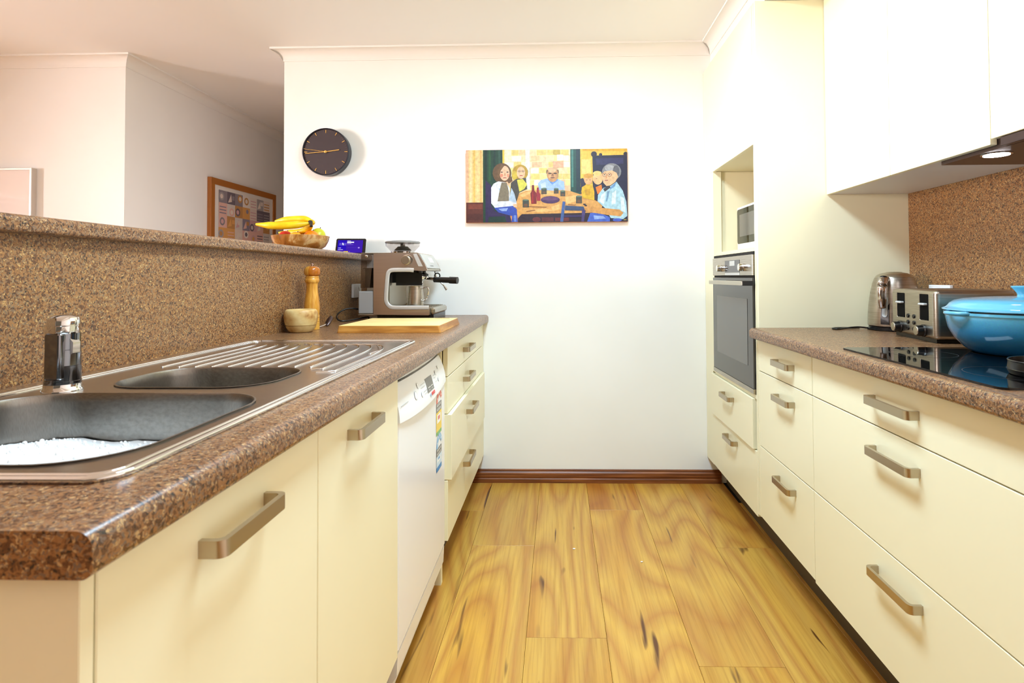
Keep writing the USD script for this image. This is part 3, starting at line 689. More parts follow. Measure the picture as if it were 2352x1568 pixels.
obj('wand_ring', sweep([(cx(1395) + .013 * math.cos(t), CY0 + .16, cz(775) + .013 * math.sin(t)) for t in np.linspace(0, 2 * PI, 24, endpoint=False)], .0032, 8, True, up=(0, 1, 0)), 'black_plastic', wnd, smooth=True)
obj('power_cord', sweep(smooth_path([(-.93, 2.80, .935), (-.965, 2.74, .955), (-1.015, 2.70, .955), (-1.035, 2.66, .93), (-1.015, 2.63, .910), (-.97, 2.66, .907), (-.92, 2.76, .908)], 44), .0036, 8), 'black_plastic', cm, smooth=True)

jg = thing('milk_jug', 'steel milk jug standing on the drip tray of the coffee machine', 'jug', (cx(1060), CY0 + .085, cz(1340)))
JX, JY, jz = cx(1055), CY0 + .085, cz(1350) + .0034
obj('body', lathe([(.034, jz), (.039, jz + .003), (.0405, jz + .012), (.0395, jz + .04), (.036, jz + .075), (.0345, jz + .092), (.0355, jz + .099), (.0345, jz + .099), (.033, jz + .09), (.036, jz + .02), (.034, jz + .006)], (JX, JY, 0), 40), 'brushed_steel', jg, smooth=40)
obj('handle', sweep(smooth_path([(JX + .034, JY - .012, jz + .085), (JX + .068, JY - .022, jz + .084), (JX + .066, JY - .021, jz + .06), (JX + .056, JY - .018, jz + .035), (JX + .037, JY - .012, jz + .028)], 30), .0032, 8), 'chrome', jg, smooth=True)

# ------------------------------------------------------------------ things on the bar
FBX, FBY, FBZ = -1.19, 2.62, 1.2315
fb = thing('fruit_bowl', 'translucent amber stone bowl holding fruit on the bar top', 'bowl', (FBX, FBY, FBZ))
obj('bowl', lathe([(.07, FBZ), (.085, FBZ + .003), (.108, FBZ + .02), (.121, FBZ + .045), (.126, FBZ + .066), (.124, FBZ + .0675), (.121, FBZ + .066), (.115, FBZ + .045), (.10, FBZ + .022), (.08, FBZ + .012), (.01, FBZ + .010)], (FBX, FBY, 0), 56), 'marble_bowl', fb, smooth=40)


def banana(pts, r, parent):
    p = smooth_path(pts, 22); t = np.linspace(0, 1, 22)
    rad = r * np.clip(np.minimum(.32 + 2.6 * t, 1), 0, 1) * np.clip(np.minimum(1, .28 + 3.0 * (1 - t)), 0, 1)
    b = obj('banana', sweep(p, rad, 7), 'banana_skin', parent, smooth=55)
    d = p[0] - p[1]; d /= np.linalg.norm(d)
    obj('tip', cyl(p[0] - d * .001, p[0] + d * .006, r * .34, 8, r * .24), 'banana_tip', b, smooth=50)
    return b


bn = thing('banana_bunch', 'bunch of ripe yellow bananas lying on top of the fruit bowl', 'bananas', (FBX, FBY, FBZ + .085))
ST = np.array([-1.115, 2.560, 1.352])
banana([(-1.345, 2.515, 1.345), (-1.30, 2.516, 1.341), (-1.22, 2.52, 1.339), (-1.155, 2.54, 1.346), ST + (0, -.002, .0)], .0175, bn)
banana([(-1.30, 2.60, 1.366), (-1.25, 2.592, 1.371), (-1.19, 2.585, 1.374), (-1.14, 2.576, 1.371), ST + (.002, .006, .010)], .016, bn)
banana([(-1.315, 2.665, 1.318), (-1.26, 2.655, 1.318), (-1.19, 2.635, 1.322), (-1.14, 2.60, 1.337), ST + (0, .004, -.006)], .0155, bn)
banana([(-1.285, 2.70, 1.350), (-1.24, 2.68, 1.354), (-1.18, 2.65, 1.360), (-1.13, 2.608, 1.360), ST + (.004, .012, .006)], .0155, bn)
obj('stem', cat(sweep(smooth_path([ST + (-.004, .0, .004), ST + (.004, -.012, -.002), ST + (.010, -.022, -.016)], 8), [.011, .0095, .0085, .0075, .0065, .006, .006, .007], 9)), 'banana_tip', bn, smooth=50, label='dark dried stem')


def fruit(name, label, mat, c, r, s=(1, 1, 1)):
    t = thing(name, label, name, (c[0], c[1], c[2] - r * s[2]))
    m = ball(c, r, s, 18); v = m[0] + (meshkit.noise(m[0] * 60)[:, None] - .5) * .0012
    obj('skin', (v, m[1]), mat, t, smooth=True)
    obj('stalk', cyl((c[0] + .004, c[1] + .01, c[2] + r * s[2] * .93), (c[0] + .006, c[1] + .011, c[2] + r * s[2] + .004), .002, 6), 'banana_tip', t)


fruit('apple', 'red apple in the left side of the fruit bowl', 'apple_skin', (-1.247, 2.59, 1.288), .033)
fruit('orange', 'bright orange at the right rim of the fruit bowl', 'orange_skin', (-1.131, 2.596, 1.288), .035)
fruit('mandarin', 'yellow-orange mandarin between the apple and the orange', 'yellow_skin', (-1.187, 2.562, 1.283), .031)
fruit('pear', 'yellow-green pear behind the orange in the fruit bowl', 'green_pear', (-1.126, 2.662, 1.302), .033, (1, 1, 1.12))

DX, DYY = -1.112, 3.035
sd = thing('smart_display', 'small black smart display with a purple screen on the bar', 'smart display', (DX, DYY, 1.231))
ang = 0


def on_disp(a, b, k=0.0):
    """a across (-1..1), b up (0..1): the tilted front face, turned a little to the kitchen."""
    x, y, z = DX + a * .077 , DYY + b * .022 - k, 1.233 + b * .082
    return np.array([x, y + a * .010, z])


body = arr(trimesh.convex.convex_hull(np.vstack([[on_disp(a, b) for a, b in [(x / 1.0, y) for x, y in rrect(-1, 1, 0, 1, .10, 4)]], [(DX + s * .06, DYY + .055 + s * .008, z) for s in (-1, 1) for z in (1.2316, 1.275)]])))
obj('body', body, 'black_plastic', sd, smooth=30)
arts = [(rc(-.88, .80, .07, .90), (66, 34, 176)), (rc(-.88, -.30, .25, .90), (44, 22, 190)), (rc(-.26, -.02, .82, .86), (226, 224, 246)), (rc(-.26, .20, .72, .80), (244, 244, 255)), (rc(-.26, .02, .67, .70), (200, 190, 240)), (rc(-.26, .16, .60, .62), (150, 120, 220)),
        (rc(-.78, -.30, .68, .70), (196, 190, 248)), (rc(-.78, -.30, .58, .60), (196, 190, 248)), ([(-.60, .72), (-.52, .72), (-.46, .56), (-.54, .56)], (236, 236, 255)), (rc(-.82, -.64, .36, .40), (214, 208, 248)), (rc(-.82, -.50, .26, .29), (226, 222, 250)),
        (ell(.55, .40, .07, .05, 14), (170, 140, 236)), (rc(-.44, -.14, .12, .17), (246, 214, 40)), (rc(-.80, -.72, .12, .16), (214, 208, 248)), (rc(-.05, -.02, .13, .16), (200, 190, 240)), (rc(-.2, .5, .40, .41), (100, 70, 200))]
am, ac = flat_art(arts, lambda a, b, k: on_disp(a, b, .0008 + k), 3e-5)
obj('screen', am, 'screen_glow', sd, col=ac, label='lit purple screen')

# ------------------------------------------------------------------ back wall
ck = thing('wall_clock', 'round dark wall clock with gold hands on the white back wall', 'clock', (-1.262, W, 1.79))
KX, KZ, KR = -1.262, 1.790, .1295
KC = (KX, W - .001, KZ)
obj('case', lathe([(KR - .006, 0), (KR - .001, .004), (KR, .04), (KR - .001, .047), (KR - .004, .048), (KR - .006, .046), (KR - .006, .040), (.01, .040)], KC, 72, 'y'), 'clock_rim', ck, smooth=35)
fc = obj('face', lathe([(KR - .0065, .0402), (KR - .0065, .0408), (.001, .0408)], KC, 72, 'y'), 'clock_face', ck)


def hand(deg, r0, r1, w, k, w1=None):
    w1 = w if w1 is None else w1; t = math.radians(deg); d = np.array([math.sin(t), math.cos(t)]); s = np.array([d[1], -d[0]])
    pts = [d * r0 - s * w, d * r1 - s * w1, d * r1 + s * w1, d * r0 + s * w]
    return ext(Polygon([(KX + p[0], KZ + p[1]) for p in pts]), W - .001 - k - .0012, W - .001 - k, 'y')


ticks = []
for k in range(60):
    if k % 5 == 0:
        obj('hour_marker', cat(hand(k * 6, .102, .119, .0013, .0409, .0022)), 'gold', ck)
    else: ticks.append(hand(k * 6, .112, .1165, .0004, .0409))
obj('minute_ticks', cat(*ticks), 'clock_ticks', ck, kind='stuff')
obj('hour_hand', hand(82.5, -.004, .075, .0022, .0435), 'gold', ck, label='short gold hour hand')
obj('minute_hand', hand(265.5, -.004, .112, .0016, .0450), 'gold', ck, label='long gold minute hand')
obj('second_hand', hand(278, -.004, .120, .0009, .0465), 'gold', ck, label='thin gold second hand')
obj('hub', lathe([(.007, .041), (.007, .048), (.005, .0495), (.001, .0495)], KC, 20, 'y'), 'gold', ck, smooth=40)

pt = thing('painting', 'wide unframed oil painting of a family round a table', 'painting', (-.063, W, 1.4))
PX0, PX1, PZ0, PZ1 = -.499, .373, 1.398, 1.793
obj('canvas', bx(PX0, PX1, W - .032, W - .0005, PZ0, PZ1, .002), 'canvas_side', pt)
A = []


def a_(c, *pts): A.append((list(pts), c))


a_((247, 212, 142), *rc(158, 374, 172, 822))
for x, w, c in ((158, 34, (240, 190, 150)), (205, 26, (250, 222, 168)), (250, 22, (242, 200, 104)), (290, 30, (250, 216, 150)), (335, 18, (244, 190, 110))): a_(c, *rc(x, x + w, 172, 822))
a_((98, 48, 38), *rc(158, 386, 820, 1070))
a_((128, 64, 46), *rc(185, 360, 840, 900)); a_((84, 40, 34), *rc(175, 370, 960, 1040))
a_((28, 64, 42), *rc(370, 614, 172, 1070))
for x, c in ((392, (20, 44, 34)), (440, (40, 86, 46)), (500, (22, 52, 40)), (560, (44, 80, 60))): a_(c, *rc(x, x + 26, 172, 560))
a_((250, 232, 176), *rc(612, 1452, 172, 720))
a_((240, 204, 70), *rc(612, 634, 172, 420))
r2 = random.Random(3); pal = [(252, 222, 170), (248, 206, 150), (255, 240, 200), (246, 216, 120), (250, 238, 150), (244, 196, 150), (255, 246, 220), (236, 210, 120)]
for r in range(7):
    x = 636
    while x < 1440:
        w = r2.randint(70, 130); a_(r2.choice(pal), *rc(x + 3, min(x + w, 1445) - 3, 178 + r * 74, 178 + r * 74 + 66)); x += w
a_((232, 236, 222), *rc(895, 950, 172, 660))
a_((246, 180, 140), *rc(1235, 1365, 318, 398)); a_((206, 178, 70), *rc(1238, 1325, 178, 236)); a_((255, 238, 224), *rc(1285, 1365, 238, 312))
a_((30, 74, 62), *rc(1450, 1574, 172, 730)); a_((70, 130, 116), *rc(1462, 1486, 180, 640)); a_((20, 44, 52), *rc(1520, 1570, 172, 700))
a_((244, 200, 74), *rc(1572, 2150, 172, 640)); a_((250, 222, 130), *rc(1586, 1700, 300, 480)); a_((232, 176, 40), *rc(1600, 2150, 172, 200))
a_((34, 32, 62), (1720, 255), (2130, 250), (2150, 260), (2150, 1070), (1880, 1070), (1760, 820), (1726, 500))
a_((52, 48, 92), (1760, 290), (2100, 285), (2100, 360), (1770, 370))
for x, y, r in ((1740, 238, 36), (1822, 245, 20), (2128, 238, 26)): a_((46, 36, 52), *ell(x, y, r, r))
a_((48, 32, 78), (400, 545), (470, 610), (470, 850), (520, 930), (700, 975), (724, 1070), (400, 1070))
a_((26, 56, 46), (440, 1000), (640, 990), (660, 1070), (430, 1070))
a_((222, 164, 86), (764, 735), (900, 680), (1200, 660), (1450, 690), (1600, 740), (1850, 850), (1830, 900), (1690, 958), (850, 968), (790, 1015), (780, 900))
for q in ([(820, 730), (930, 690), (1000, 688), (860, 760)], [(840, 930), (1100, 900), (1280, 925), (1100, 945)], [(1380, 760), (1520, 740), (1560, 800), (1400, 850)], [(1090, 690), (1240, 680), (1240, 730), (1120, 740)], [(1210, 880), (1310, 850), (1320, 910), (1230, 930)]): a_((238, 190, 116), *q)
for q in ([(930, 870), (1160, 880), (1150, 892), (940, 884)], [(1420, 850), (1520, 858), (1500, 868), (1420, 862)], [(900, 930), (1010, 915), (1020, 926), (910, 942)]): a_((150, 96, 48), *q)
a_((46, 22, 36), (850, 968), (1690, 958), (1650, 1070), (800, 1070), (800, 1020))
a_((104, 42, 46), *ell(1030, 1035, 50, 30)); a_((92, 36, 40), *rc(1095, 1240, 1010, 1060)); a_((110, 40, 40), *rc(1260, 1430, 1015, 1055))
# woman on the left
a_((108, 78, 46), *ell(605, 460, 116, 124)); a_((112, 80, 48), (650, 540), (725, 500), (735, 560), (690, 590))
a_((226, 230, 234), (470, 640), (500, 590), (560, 560), (650, 575), (700, 640), (700, 800), (785, 830), (785, 882), (520, 892), (470, 830))
a_((250, 250, 246), (480, 660), (530, 620), (560, 700), (540, 850), (490, 850)); a_((180, 200, 220), (560, 650), (600, 640), (590, 700))
a_((134, 122, 98), (600, 575), (665, 580), (690, 690), (690, 805), (550, 808), (570, 700))
a_((242, 196, 158), *ell(638, 462, 62, 92)); a_((236, 150, 116), *ell(600, 490, 20, 22)); a_((236, 150, 116), *ell(682, 490, 14, 22))
a_((120, 88, 52), (560, 420), (600, 350), (640, 360), (590, 430), (570, 520), (540, 500))
for x in (602, 674): a_((70, 50, 50), *ell(x, 448, 14, 6))
a_((176, 90, 78), *ell(640, 518, 24, 6)); a_((206, 150, 112), (636, 455), (646, 455), (652, 490), (632, 492))
a_((52, 78, 176), (505, 888), (740, 866), (786, 905), (798, 1065), (722, 1065), (730, 990), (560, 945))
a_((150, 176, 232), (560, 900), (680, 890), (660, 930), (600, 930)); a_((110, 140, 214), (750, 980), (780, 980), (780, 1060), (750, 1060))
a_((240, 196, 150), (735, 845), (790, 840), (790, 885), (750, 880))
# second woman
a_((190, 152, 36), *ell(830, 455, 98, 98)); a_((214, 186, 60), *ell(760, 490, 34, 56))
a_((74, 68, 58), (716, 580), (780, 535), (900, 520), (916, 660), (820, 700), (785, 810), (700, 800))
a_((222, 216, 78), (790, 545), (862, 535), (916, 600), (880, 660), (820, 692)); a_((182, 204, 224), (722, 640), (760, 720), (786, 832), (690, 800))
a_((242, 198, 154), *ell(840, 458, 52, 76))
for x in (818, 866): a_((120, 90, 70), *ell(x, 440, 18, 12)); a_((240, 200, 160), *ell(x, 440, 13, 8)); a_((70, 60, 50), *ell(x, 441, 6, 4))
a_((196, 96, 84), *ell(842, 492, 22, 6))
# bald man
a_((166, 196, 236), (1050, 590), (1090, 550), (1180, 525), (1290, 540), (1370, 572), (1380, 672), (1240, 682), (1060, 672))
a_((206, 224, 244), (1080, 600), (1140, 570), (1150, 640), (1090, 650)); a_((110, 150, 214), (1180, 520), (1230, 580), (1300, 535), (1290, 560), (1225, 610), (1170, 550))
a_((130, 96, 62), *ell(1164, 452, 12, 30)); a_((130, 96, 62), *ell(1294, 452, 12, 30)); a_((206, 152, 96), *ell(1230, 486, 70, 90)); a_((232, 188, 140), *ell(1225, 430, 48, 32)); a_((222, 172, 118), *ell(1208, 500, 26, 34))
for x in (1198, 1262): a_((56, 40, 34), *ell(x, 470, 22, 7))
a_((120, 76, 58), *ell(1230, 522, 28, 8)); a_((164, 110, 68), (1222, 470), (1240, 470), (1246, 505), (1214, 505))
# bottles, plate, cups
a_((128, 22, 22), (975, 612), (1000, 612), (1004, 680), (1032, 712), (1030, 842), (966, 842), (956, 712), (972, 682)); a_((172, 30, 28), (978, 690), (990, 690), (992, 830), (976, 830))
a_((160, 32, 44), (1036, 642), (1060, 642), (1062, 700), (1078, 722), (1078, 806), (1036, 806), (1030, 720))
a_((78, 44, 88), *ell(1200, 795, 117, 46)); a_((104, 62, 104), *ell(1200, 780, 100, 24))
for x0, x1, y0, y1 in ((1090, 1156, 655, 724), (1246, 1302, 658, 718), (1325, 1384, 688, 752), (860, 936, 795, 886), (1517, 1588, 755, 840)):
    a_((66, 70, 58), *rc(x0, x1, y0, y1)); a_((104, 128, 104), *ell((x0 + x1) / 2, y0, (x1 - x0) / 2, 9)); a_((110, 74, 44), *rc(x0 + 14, x1 - 14, (y0 + y1) / 2, y1 - 8))
# children
a_((44, 40, 64), (1572, 540), (1604, 530), (1640, 600), (1600, 720), (1576, 720)); a_((40, 36, 60), (1720, 560), (1760, 600), (1776, 800), (1736, 800))
a_((226, 182, 34), (1590, 642), (1650, 606), (1722, 620), (1742, 700), (1742, 806), (1600, 775), (1582, 700)); a_((206, 156, 24), (1620, 680), (1690, 660), (1690, 750), (1640, 740))
a_((240, 180, 122), *ell(1668, 548, 52, 64)); a_((222, 164, 66), *ell(1668, 505, 56, 30)); a_((90, 60, 50), *ell(1650, 555, 8, 4)); a_((90, 60, 50), *ell(1690, 555, 8, 4))
a_((236, 132, 42), (1758, 645), (1830, 612), (1842, 700), (1780, 732))
a_((244, 194, 134), *ell(1786, 532, 62, 82)); a_((242, 208, 124), *ell(1780, 475, 54, 30)); a_((150, 100, 80), *ell(1770, 540, 10, 4))
# grey-haired person
a_((138, 138, 140), *ell(1955, 458, 118, 106)); a_((176, 176, 178), *ell(1930, 410, 60, 40)); a_((104, 102, 108), *ell(2010, 450, 40, 70))
a_((236, 192, 144), (1836, 480), (1870, 450), (1960, 440), (2016, 470), (2034, 520), (2000, 580), (1940, 625), (1890, 632), (1852, 590))
for x in (1868, 1930): a_((170, 112, 74), *ell(x, 494, 26, 24)); a_((240, 200, 156), *ell(x, 494, 19, 17)); a_((60, 46, 44), *ell(x, 492, 8, 6))
a_((176, 110, 90), *ell(1890, 562, 24, 8)); a_((210, 150, 100), (1886, 500), (1898, 500), (1900, 540), (1878, 540))
a_((176, 214, 226), (1786, 740), (1850, 655), (1930, 640), (2014, 578), (2090, 690), (2132, 830), (2142, 1000), (2090, 1040), (1940, 1025), (1870, 900), (1780, 820))
for q in ([(1830, 740), (1880, 700), (1860, 860), (1800, 820)], [(1960, 720), (2010, 680), (2000, 850), (1950, 860)], [(2060, 760), (2100, 780), (2120, 960), (2070, 930)]): a_((226, 240, 242), *q)
a_((110, 156, 204), (2000, 590), (2016, 582), (1990, 640), (1930, 680), (1936, 650)); a_((120, 160, 190), (1900, 700), (1930, 690), (1900, 820), (1880, 820))
a_((62, 52, 58), (1850, 665), (1925, 630), (1940, 652), (1868, 702))
a_((70, 100, 196), (1690, 960), (1800, 958), (1930, 1012), (1930, 1070), (1650, 1070)); a_((150, 176, 230), (1730, 990), (1850, 1000), (1880, 1030), (1740, 1040)); a_((74, 98, 196), *ell(2020, 1048, 56, 20))
a_((68, 98, 158), (1352, 815), (1386, 820), (1372, 940), (1358, 1066), (1320, 1066), (1340, 900)); a_((56, 76, 112), (1385, 866), (1610, 882), (1625, 932), (1378, 926)); a_((72, 56, 112), (1590, 905), (1632, 932), (1612, 1066), (1580, 1066)); a_((56, 40, 90), (1370, 985), (1590, 985), (1586, 1010), (1366, 1010))
a_((216, 156, 82), (1606, 880), (1640, 858), (1700, 880), (1860, 902), (2050, 922), (2096, 962), (2060, 1006), (1900, 986), (1640, 944))
for x in (1604, 1620): a_((30, 26, 40), *rc(x, x + 30, 846 + (x - 1604), 862 + (x - 1604)))
a_((200, 170, 60), *rc(2100, 2112, 1040, 1054)); a_((200, 170, 60), *rc(2118, 2130, 1038, 1054))


def on_painting(x, y, k):
    fx = (min(max(x, 160), 2148) - 160) / 1988; fy = (min(max(y, 172), 1068) - 172) / 896
    return (PX0 + .001 + fx * (PX1 - PX0 - .002), W - .0325 - k, PZ1 - .001 - fy * (PZ1 - PZ0 - .002))


pm_, pc_ = flat_art(A, on_painting, 1.5e-5)
obj('painted_surface', pm_, 'paint_colours', pt, col=pc_, label='painted family scene')

# ------------------------------------------------------------------ pictures beyond the bar
fp = thing('framed_collage', 'wood-framed collage print hanging on the hallway wall', 'picture', (-2.443, 4.37, 1.05))
Y0, Y1, Z0, Z1 = 3.925, 4.845, 1.12, 1.814
fx0 = -2.4425
obj('frame', cut(bx(fx0, fx0 + .028, Y0, Y1, Z0, Z1, .002), bx(fx0 + .02, fx0 + .05, Y0 + .045, Y1 - .045, Z0 + .045, Z1 - .045)), 'frame_oak', fp)
obj('mat', bx(fx0 + .016, fx0 + .0205, Y0 + .045, Y1 - .045, Z0 + .045, Z1 - .045), 'mat_board', fp)
r3 = random.Random(11); pal = [(120, 108, 118), (176, 166, 166), (232, 172, 104), (236, 190, 176), (226, 214, 206), (152, 142, 148), (240, 226, 212), (206, 150, 92), (190, 176, 178), (222, 176, 176), (150, 140, 156), (236, 218, 206), (244, 232, 222)]
art = []
for r in range(6):
    for c in range(7):
        y0, z0 = Y0 + .10 + c * .103, Z0 + .085 + r * .089
        art.append((rc(y0, y0 + .103, z0, z0 + .089), r3.choice(pal)))
        k = r3.random(); d = r3.choice(pal); cy, cz_ = y0 + .03 + r3.random() * .04, z0 + .03 + r3.random() * .03
        if k < .35: art += [(ell(cy, cz_, .032, .03, 14), d), (ell(cy, cz_, .018, .017, 12), r3.choice(pal))]
        elif k < .7: art += [(rc(y0 + .01, y0 + .092, z0 + .012 + j * .022, z0 + .02 + j * .022), d) for j in range(3)]
        else: art += [([(y0 + .01, z0 + .01), (y0 + .05, z0 + .075), (y0 + .06, z0 + .02)], d), (rc(cy, cy + .035, cz_, cz_ + .03), r3.choice(pal))]
am, ac = flat_art(art, lambda a, b, k: (fx0 + .0208 + k, a, b), 2e-5)
obj('print', am, 'flat_print', fp, col=ac)

gp = thing('silver_framed_picture', 'glossy pale picture in a deep silver frame on the living room wall', 'picture', (-3.5, 3.163, 1.1))
gx0, gx1, gz0, gz1 = -3.55, -2.947, 1.12, 1.731
obj('frame', cut(bx(gx0, gx1, 3.128, 3.1625, gz0, gz1, .002), bx(gx0 + .012, gx1 - .012, 3.0, 3.132, gz0 + .012, gz1 - .012)), 'frame_silver', gp)
obj('glazed_print', bx(gx0 + .012, gx1 - .012, 3.131, 3.1325, gz0 + .012, gz1 - .012), 'glossy_print', gp)

# ------------------------------------------------------------------ right run: tall oven cabinet
TY0 = 2.296
tc = thing('tall_oven_cabinet', 'tall cream cabinet housing the oven and microwave by the back wall', 'cabinet', (1.09, 2.7, 0))
obj('side_panel', bx(RF + .001, RW - .001, TY0, TY0 + .018, .16, 2.204, .001), 'cream', tc)
obj('filler', bx(RF, RF + .04, TY0 + .0182, 2.331, .16, 2.203), 'cream', tc)
obj('wall_filler', bx(RF + .002, RF + .04, 2.985, W - .001, .14, 2.203), 'cream', tc)
obj('door', bx(RF - .002, RF + .016, 2.334, 2.982, 1.634, 2.203, .0012), 'cream', tc)
obj('niche', cat(bx(RF + .018, RW - .03, 2.335, 2.98, 1.636, 1.652), bx(RF + .001, RW - .03, 2.335, 2.98, 1.205, 1.221), bx(RF + .002, RW - .03, 2.945, 2.961, 1.2215, 1.635), bx(RW - .03, RW - .014, 2.335, 2.961, 1.2215, 1.635)), 'cream_inside', tc)
obj('edge_strip', bx(RF, RF + .04, 2.935, 2.985, .62, 1.634), 'cream', tc)
obj('rail', bx(RF, RF + .03, 2.332, 2.935, .612, .628), 'cream', tc)
front('drawer', RF, -1, 2.352, 2.975, .408, .610, tc, (2.668, .552, .147), out=.010)
front('drawer', RF, -1, 2.335, 2.985, .145, .404, tc, (2.655, .36, .147))
obj('toe_kick', bx(.885, .9, TY0, W - .02, 0, .158), 'toe_kick', tc)
obj('carcass', cat(bx(RF + .045, RW - .002, 2.985, 3.0, .15, 2.2), bx(RF + .02, RW - .03, 2.32, 2.98, .145, .158), bx(RF + .02, RW - .002, 2.316, 2.985, 2.18, 2.2)), 'cream_inside', tc)

ov = thing('oven', 'built-in stainless steel oven with dark glass door in the tall cabinet', 'oven', (1.05, 2.63, .63))
obj('body', bx(RF + .03, 1.34, 2.345, 2.92, .635, 1.19), 'black_matte', ov)
cp = obj('control_panel', bx(RF - .008, RF + .029, 2.337, 2.930, 1.107, 1.192, .001), 'brushed_steel', ov)
obj('shadow_gap', bx(RF - .002, RF + .028, 2.337, 2.93, 1.1925, 1.2035), 'dark_gap', ov)
obj('display', bx(RF - .0092, RF - .0082, 2.50, 2.715, 1.120, 1.175), 'display_glass', cp)
obj('clock_window', bx(RF - .0100, RF - .0094, 2.565, 2.64, 1.150, 1.172), 'light_grey', cp)
obj('badge', bx(RF - .0092, RF - .0082, 2.50, 2.715, 1.1085, 1.1185), 'light_grey', cp)
for y in (2.435, 2.765):
    k = obj('knob', lathe([(.0165, 0), (.0165, .010), (.0155, .0105), (.0155, .024), (.014, .026), (.001, .026)], (RF - .008, y, 1.141), 30, '-x'), 'chrome', cp, smooth=35)
od = obj('door', bx(RF - .008, RF + .029, 2.337, 2.930, .650, 1.097, .001), 'oven_glass', ov, label='dark glass oven door')
obj('window', bx(RF - .0092, RF - .0082, 2.405, 2.86, .735, 1.01), 'oven_window', od)
obj('bottom_trim', bx(RF - .0095, RF + .02, 2.337, 2.930, .6305, .6495), 'brushed_steel', ov)
obj('vent_gap', bx(RF + .0, RF + .028, 2.34, 2.927, 1.0975, 1.1065), 'dark_gap', ov)
oh = obj('handle', bx(.733, .745, 2.322, 2.83, 1.066, 1.084, .002), 'satin_steel', od)
obj('bracket', cat(bx(.734, RF - .0085, 2.3205, 2.338, 1.0655, 1.0845, .001)), 'black_plastic', oh)
obj('bracket', bx(.7455, RF - .0085, 2.80, 2.815, 1.068, 1.082), 'black_plastic', oh)

mw = thing('microwave', 'white microwave with a dark window in the niche above the oven', 'microwave', (1.1, 2.68, 1.2215))
obj('body', bx(.915, 1.32, 2.435, 2.905, 1.232, 1.444, .004), 'white_gloss', mw)
md = obj('door', rbox(.898, .914, 2.43, 2.91, 1.231, 1.446, .012), 'white_gloss', mw, smooth=35)
obj('window', ext(rrect(2.47, 2.9, 1.263, 1.433, .014, 4), .8962, .8978, 'x'), 'black_glass', md)
obj('window_mesh', ext(rrect(2.51, 2.862, 1.297, 1.405, .004, 3), .8955, .8961, 'x'), 'oven_window', md)
for x, y in ((.95, 2.47), (.95, 2.87), (1.28, 2.47), (1.28, 2.87)): obj('foot', cyl((x, y, 1.2215), (x, y, 1.2325), .012, 12), 'black_plastic', mw)

# ------------------------------------------------------------------ right run: base cabinets
rt = ext(rounded_top(RW - .001, .750, .86, .90), .9, TY0 - .0005, 'y')
obj('benchtop', rt, 'granite', smooth=40, label='speckled brown laminate benchtop on the right run under the hob', category='benchtop')
obj('splashback', bx(RW - .012, RW - .0005, .9, TY0 - .001, .901, 1.432), 'granite_matte', label='dark speckled brown splashback panel behind the toaster and hob', category='splashback')


def base_cabinet(label, y0, y1, rows, hy, hw, zb):
    t = thing('drawer_cabinet', label, 'cabinet', (1.09, (y0 + y1) / 2, 0))
    obj('body', cat(bx(RF + .02, RW - .02, y0 + .001, y0 + .017, .165, .858), bx(RF + .02, RW - .02, y1 - .017, y1 - .001, .165, .858), bx(RF + .02, RW - .02, y0 + .017, y1 - .017, .165, .181), bx(RW - .02, RW - .014, y0 + .001, y1 - .001, .165, .858)), 'cream_inside', t)
    obj('toe_kick', bx(.885, .9, y0, y1, 0, .164), 'toe_kick', t)
    for z0, z1, zh in rows: front('drawer', RF, -1, y0 + .0016, y1 - .0016, z0, z1, t, (hy, zh, hw))
    return t


base_cabinet('narrow cream three-drawer cabinet between tall oven cabinet and wide drawers', 1.821, 2.2955, ((.7325, .853, .795), (.4405, .7295, .671), (.163, .4375, .379)), 2.028, .147, .163)
base_cabinet('wide cream three-drawer cabinet under the hob', .93, 1.821, ((.7325, .853, .797), (.4405, .7295, .672), (.156, .4375, .376)), 1.378, .182, .156)

# upper cabinets
uc = thing('upper_cabinet', 'white-lit cream upper cabinet row above the right bench', 'cabinet', (1.22, 1.6, 1.424))
UF = 1.06
obj('body', cat(bx(UF + .02, RW - .013, 1.641, TY0 - .001, 1.425, 1.441), bx(UF + .02, RW - .013, TY0 - .018, TY0 - .002, 1.441, 2.2), bx(UF + .02, RW - .013, 1.425, 1.441, 1.46, 2.2)), 'soffit_white', uc)
obj('door', bx(UF, UF + .018, 1.8605, TY0 - .003, 1.424, 2.2, .0012), 'cream', uc)
obj('door', bx(UF, UF + .018, 1.4325, 1.8575, 1.424, 2.2, .0012), 'cream', uc)
obj('door', bx(UF, UF + .018, .86, 1.4295, 1.4375, 2.2, .0012), 'cream', uc)

for y in (1.859, 1.431): obj('stile', bx(UF + .0185, UF + .03, y - .02, y + .02, 1.458, 2.199), 'cream_inside', uc)

rh = thing('rangehood', 'dark steel rangehood with a lit lamp under the upper cabinets', 'rangehood', (1.22, 1.33, 1.41))
obj('body', bx(UF + .019, RW - .013, 1.03, 1.6405, 1.414, 1.455), 'dark_steel', rh)
obj('front_lip', bx(UF + .004, UF + .0186, 1.03, 1.405, 1.4145, 1.436, .001), 'dark_steel', rh)
obj('filter', bx(1.19, 1.36, 1.06, 1.43, 1.4115, 1.4138), 'black_matte', rh)
obj('lamp', lathe([(.034, 1.4135), (.034, 1.412), (.029, 1.4112)], (1.122, 1.495, 0), 30), 'chrome', rh, smooth=40)
obj('lamp_lens', lathe([(.001, 1.4100), (.0285, 1.4100), (.0285, 1.4112)], (1.122, 1.495, 0), 30), 'hood_glow', rh, label='lit lamp lens')
obj('latch', bx(1.155, 1.18, 1.28, 1.32, 1.408, 1.4138, .002), 'chrome', rh)

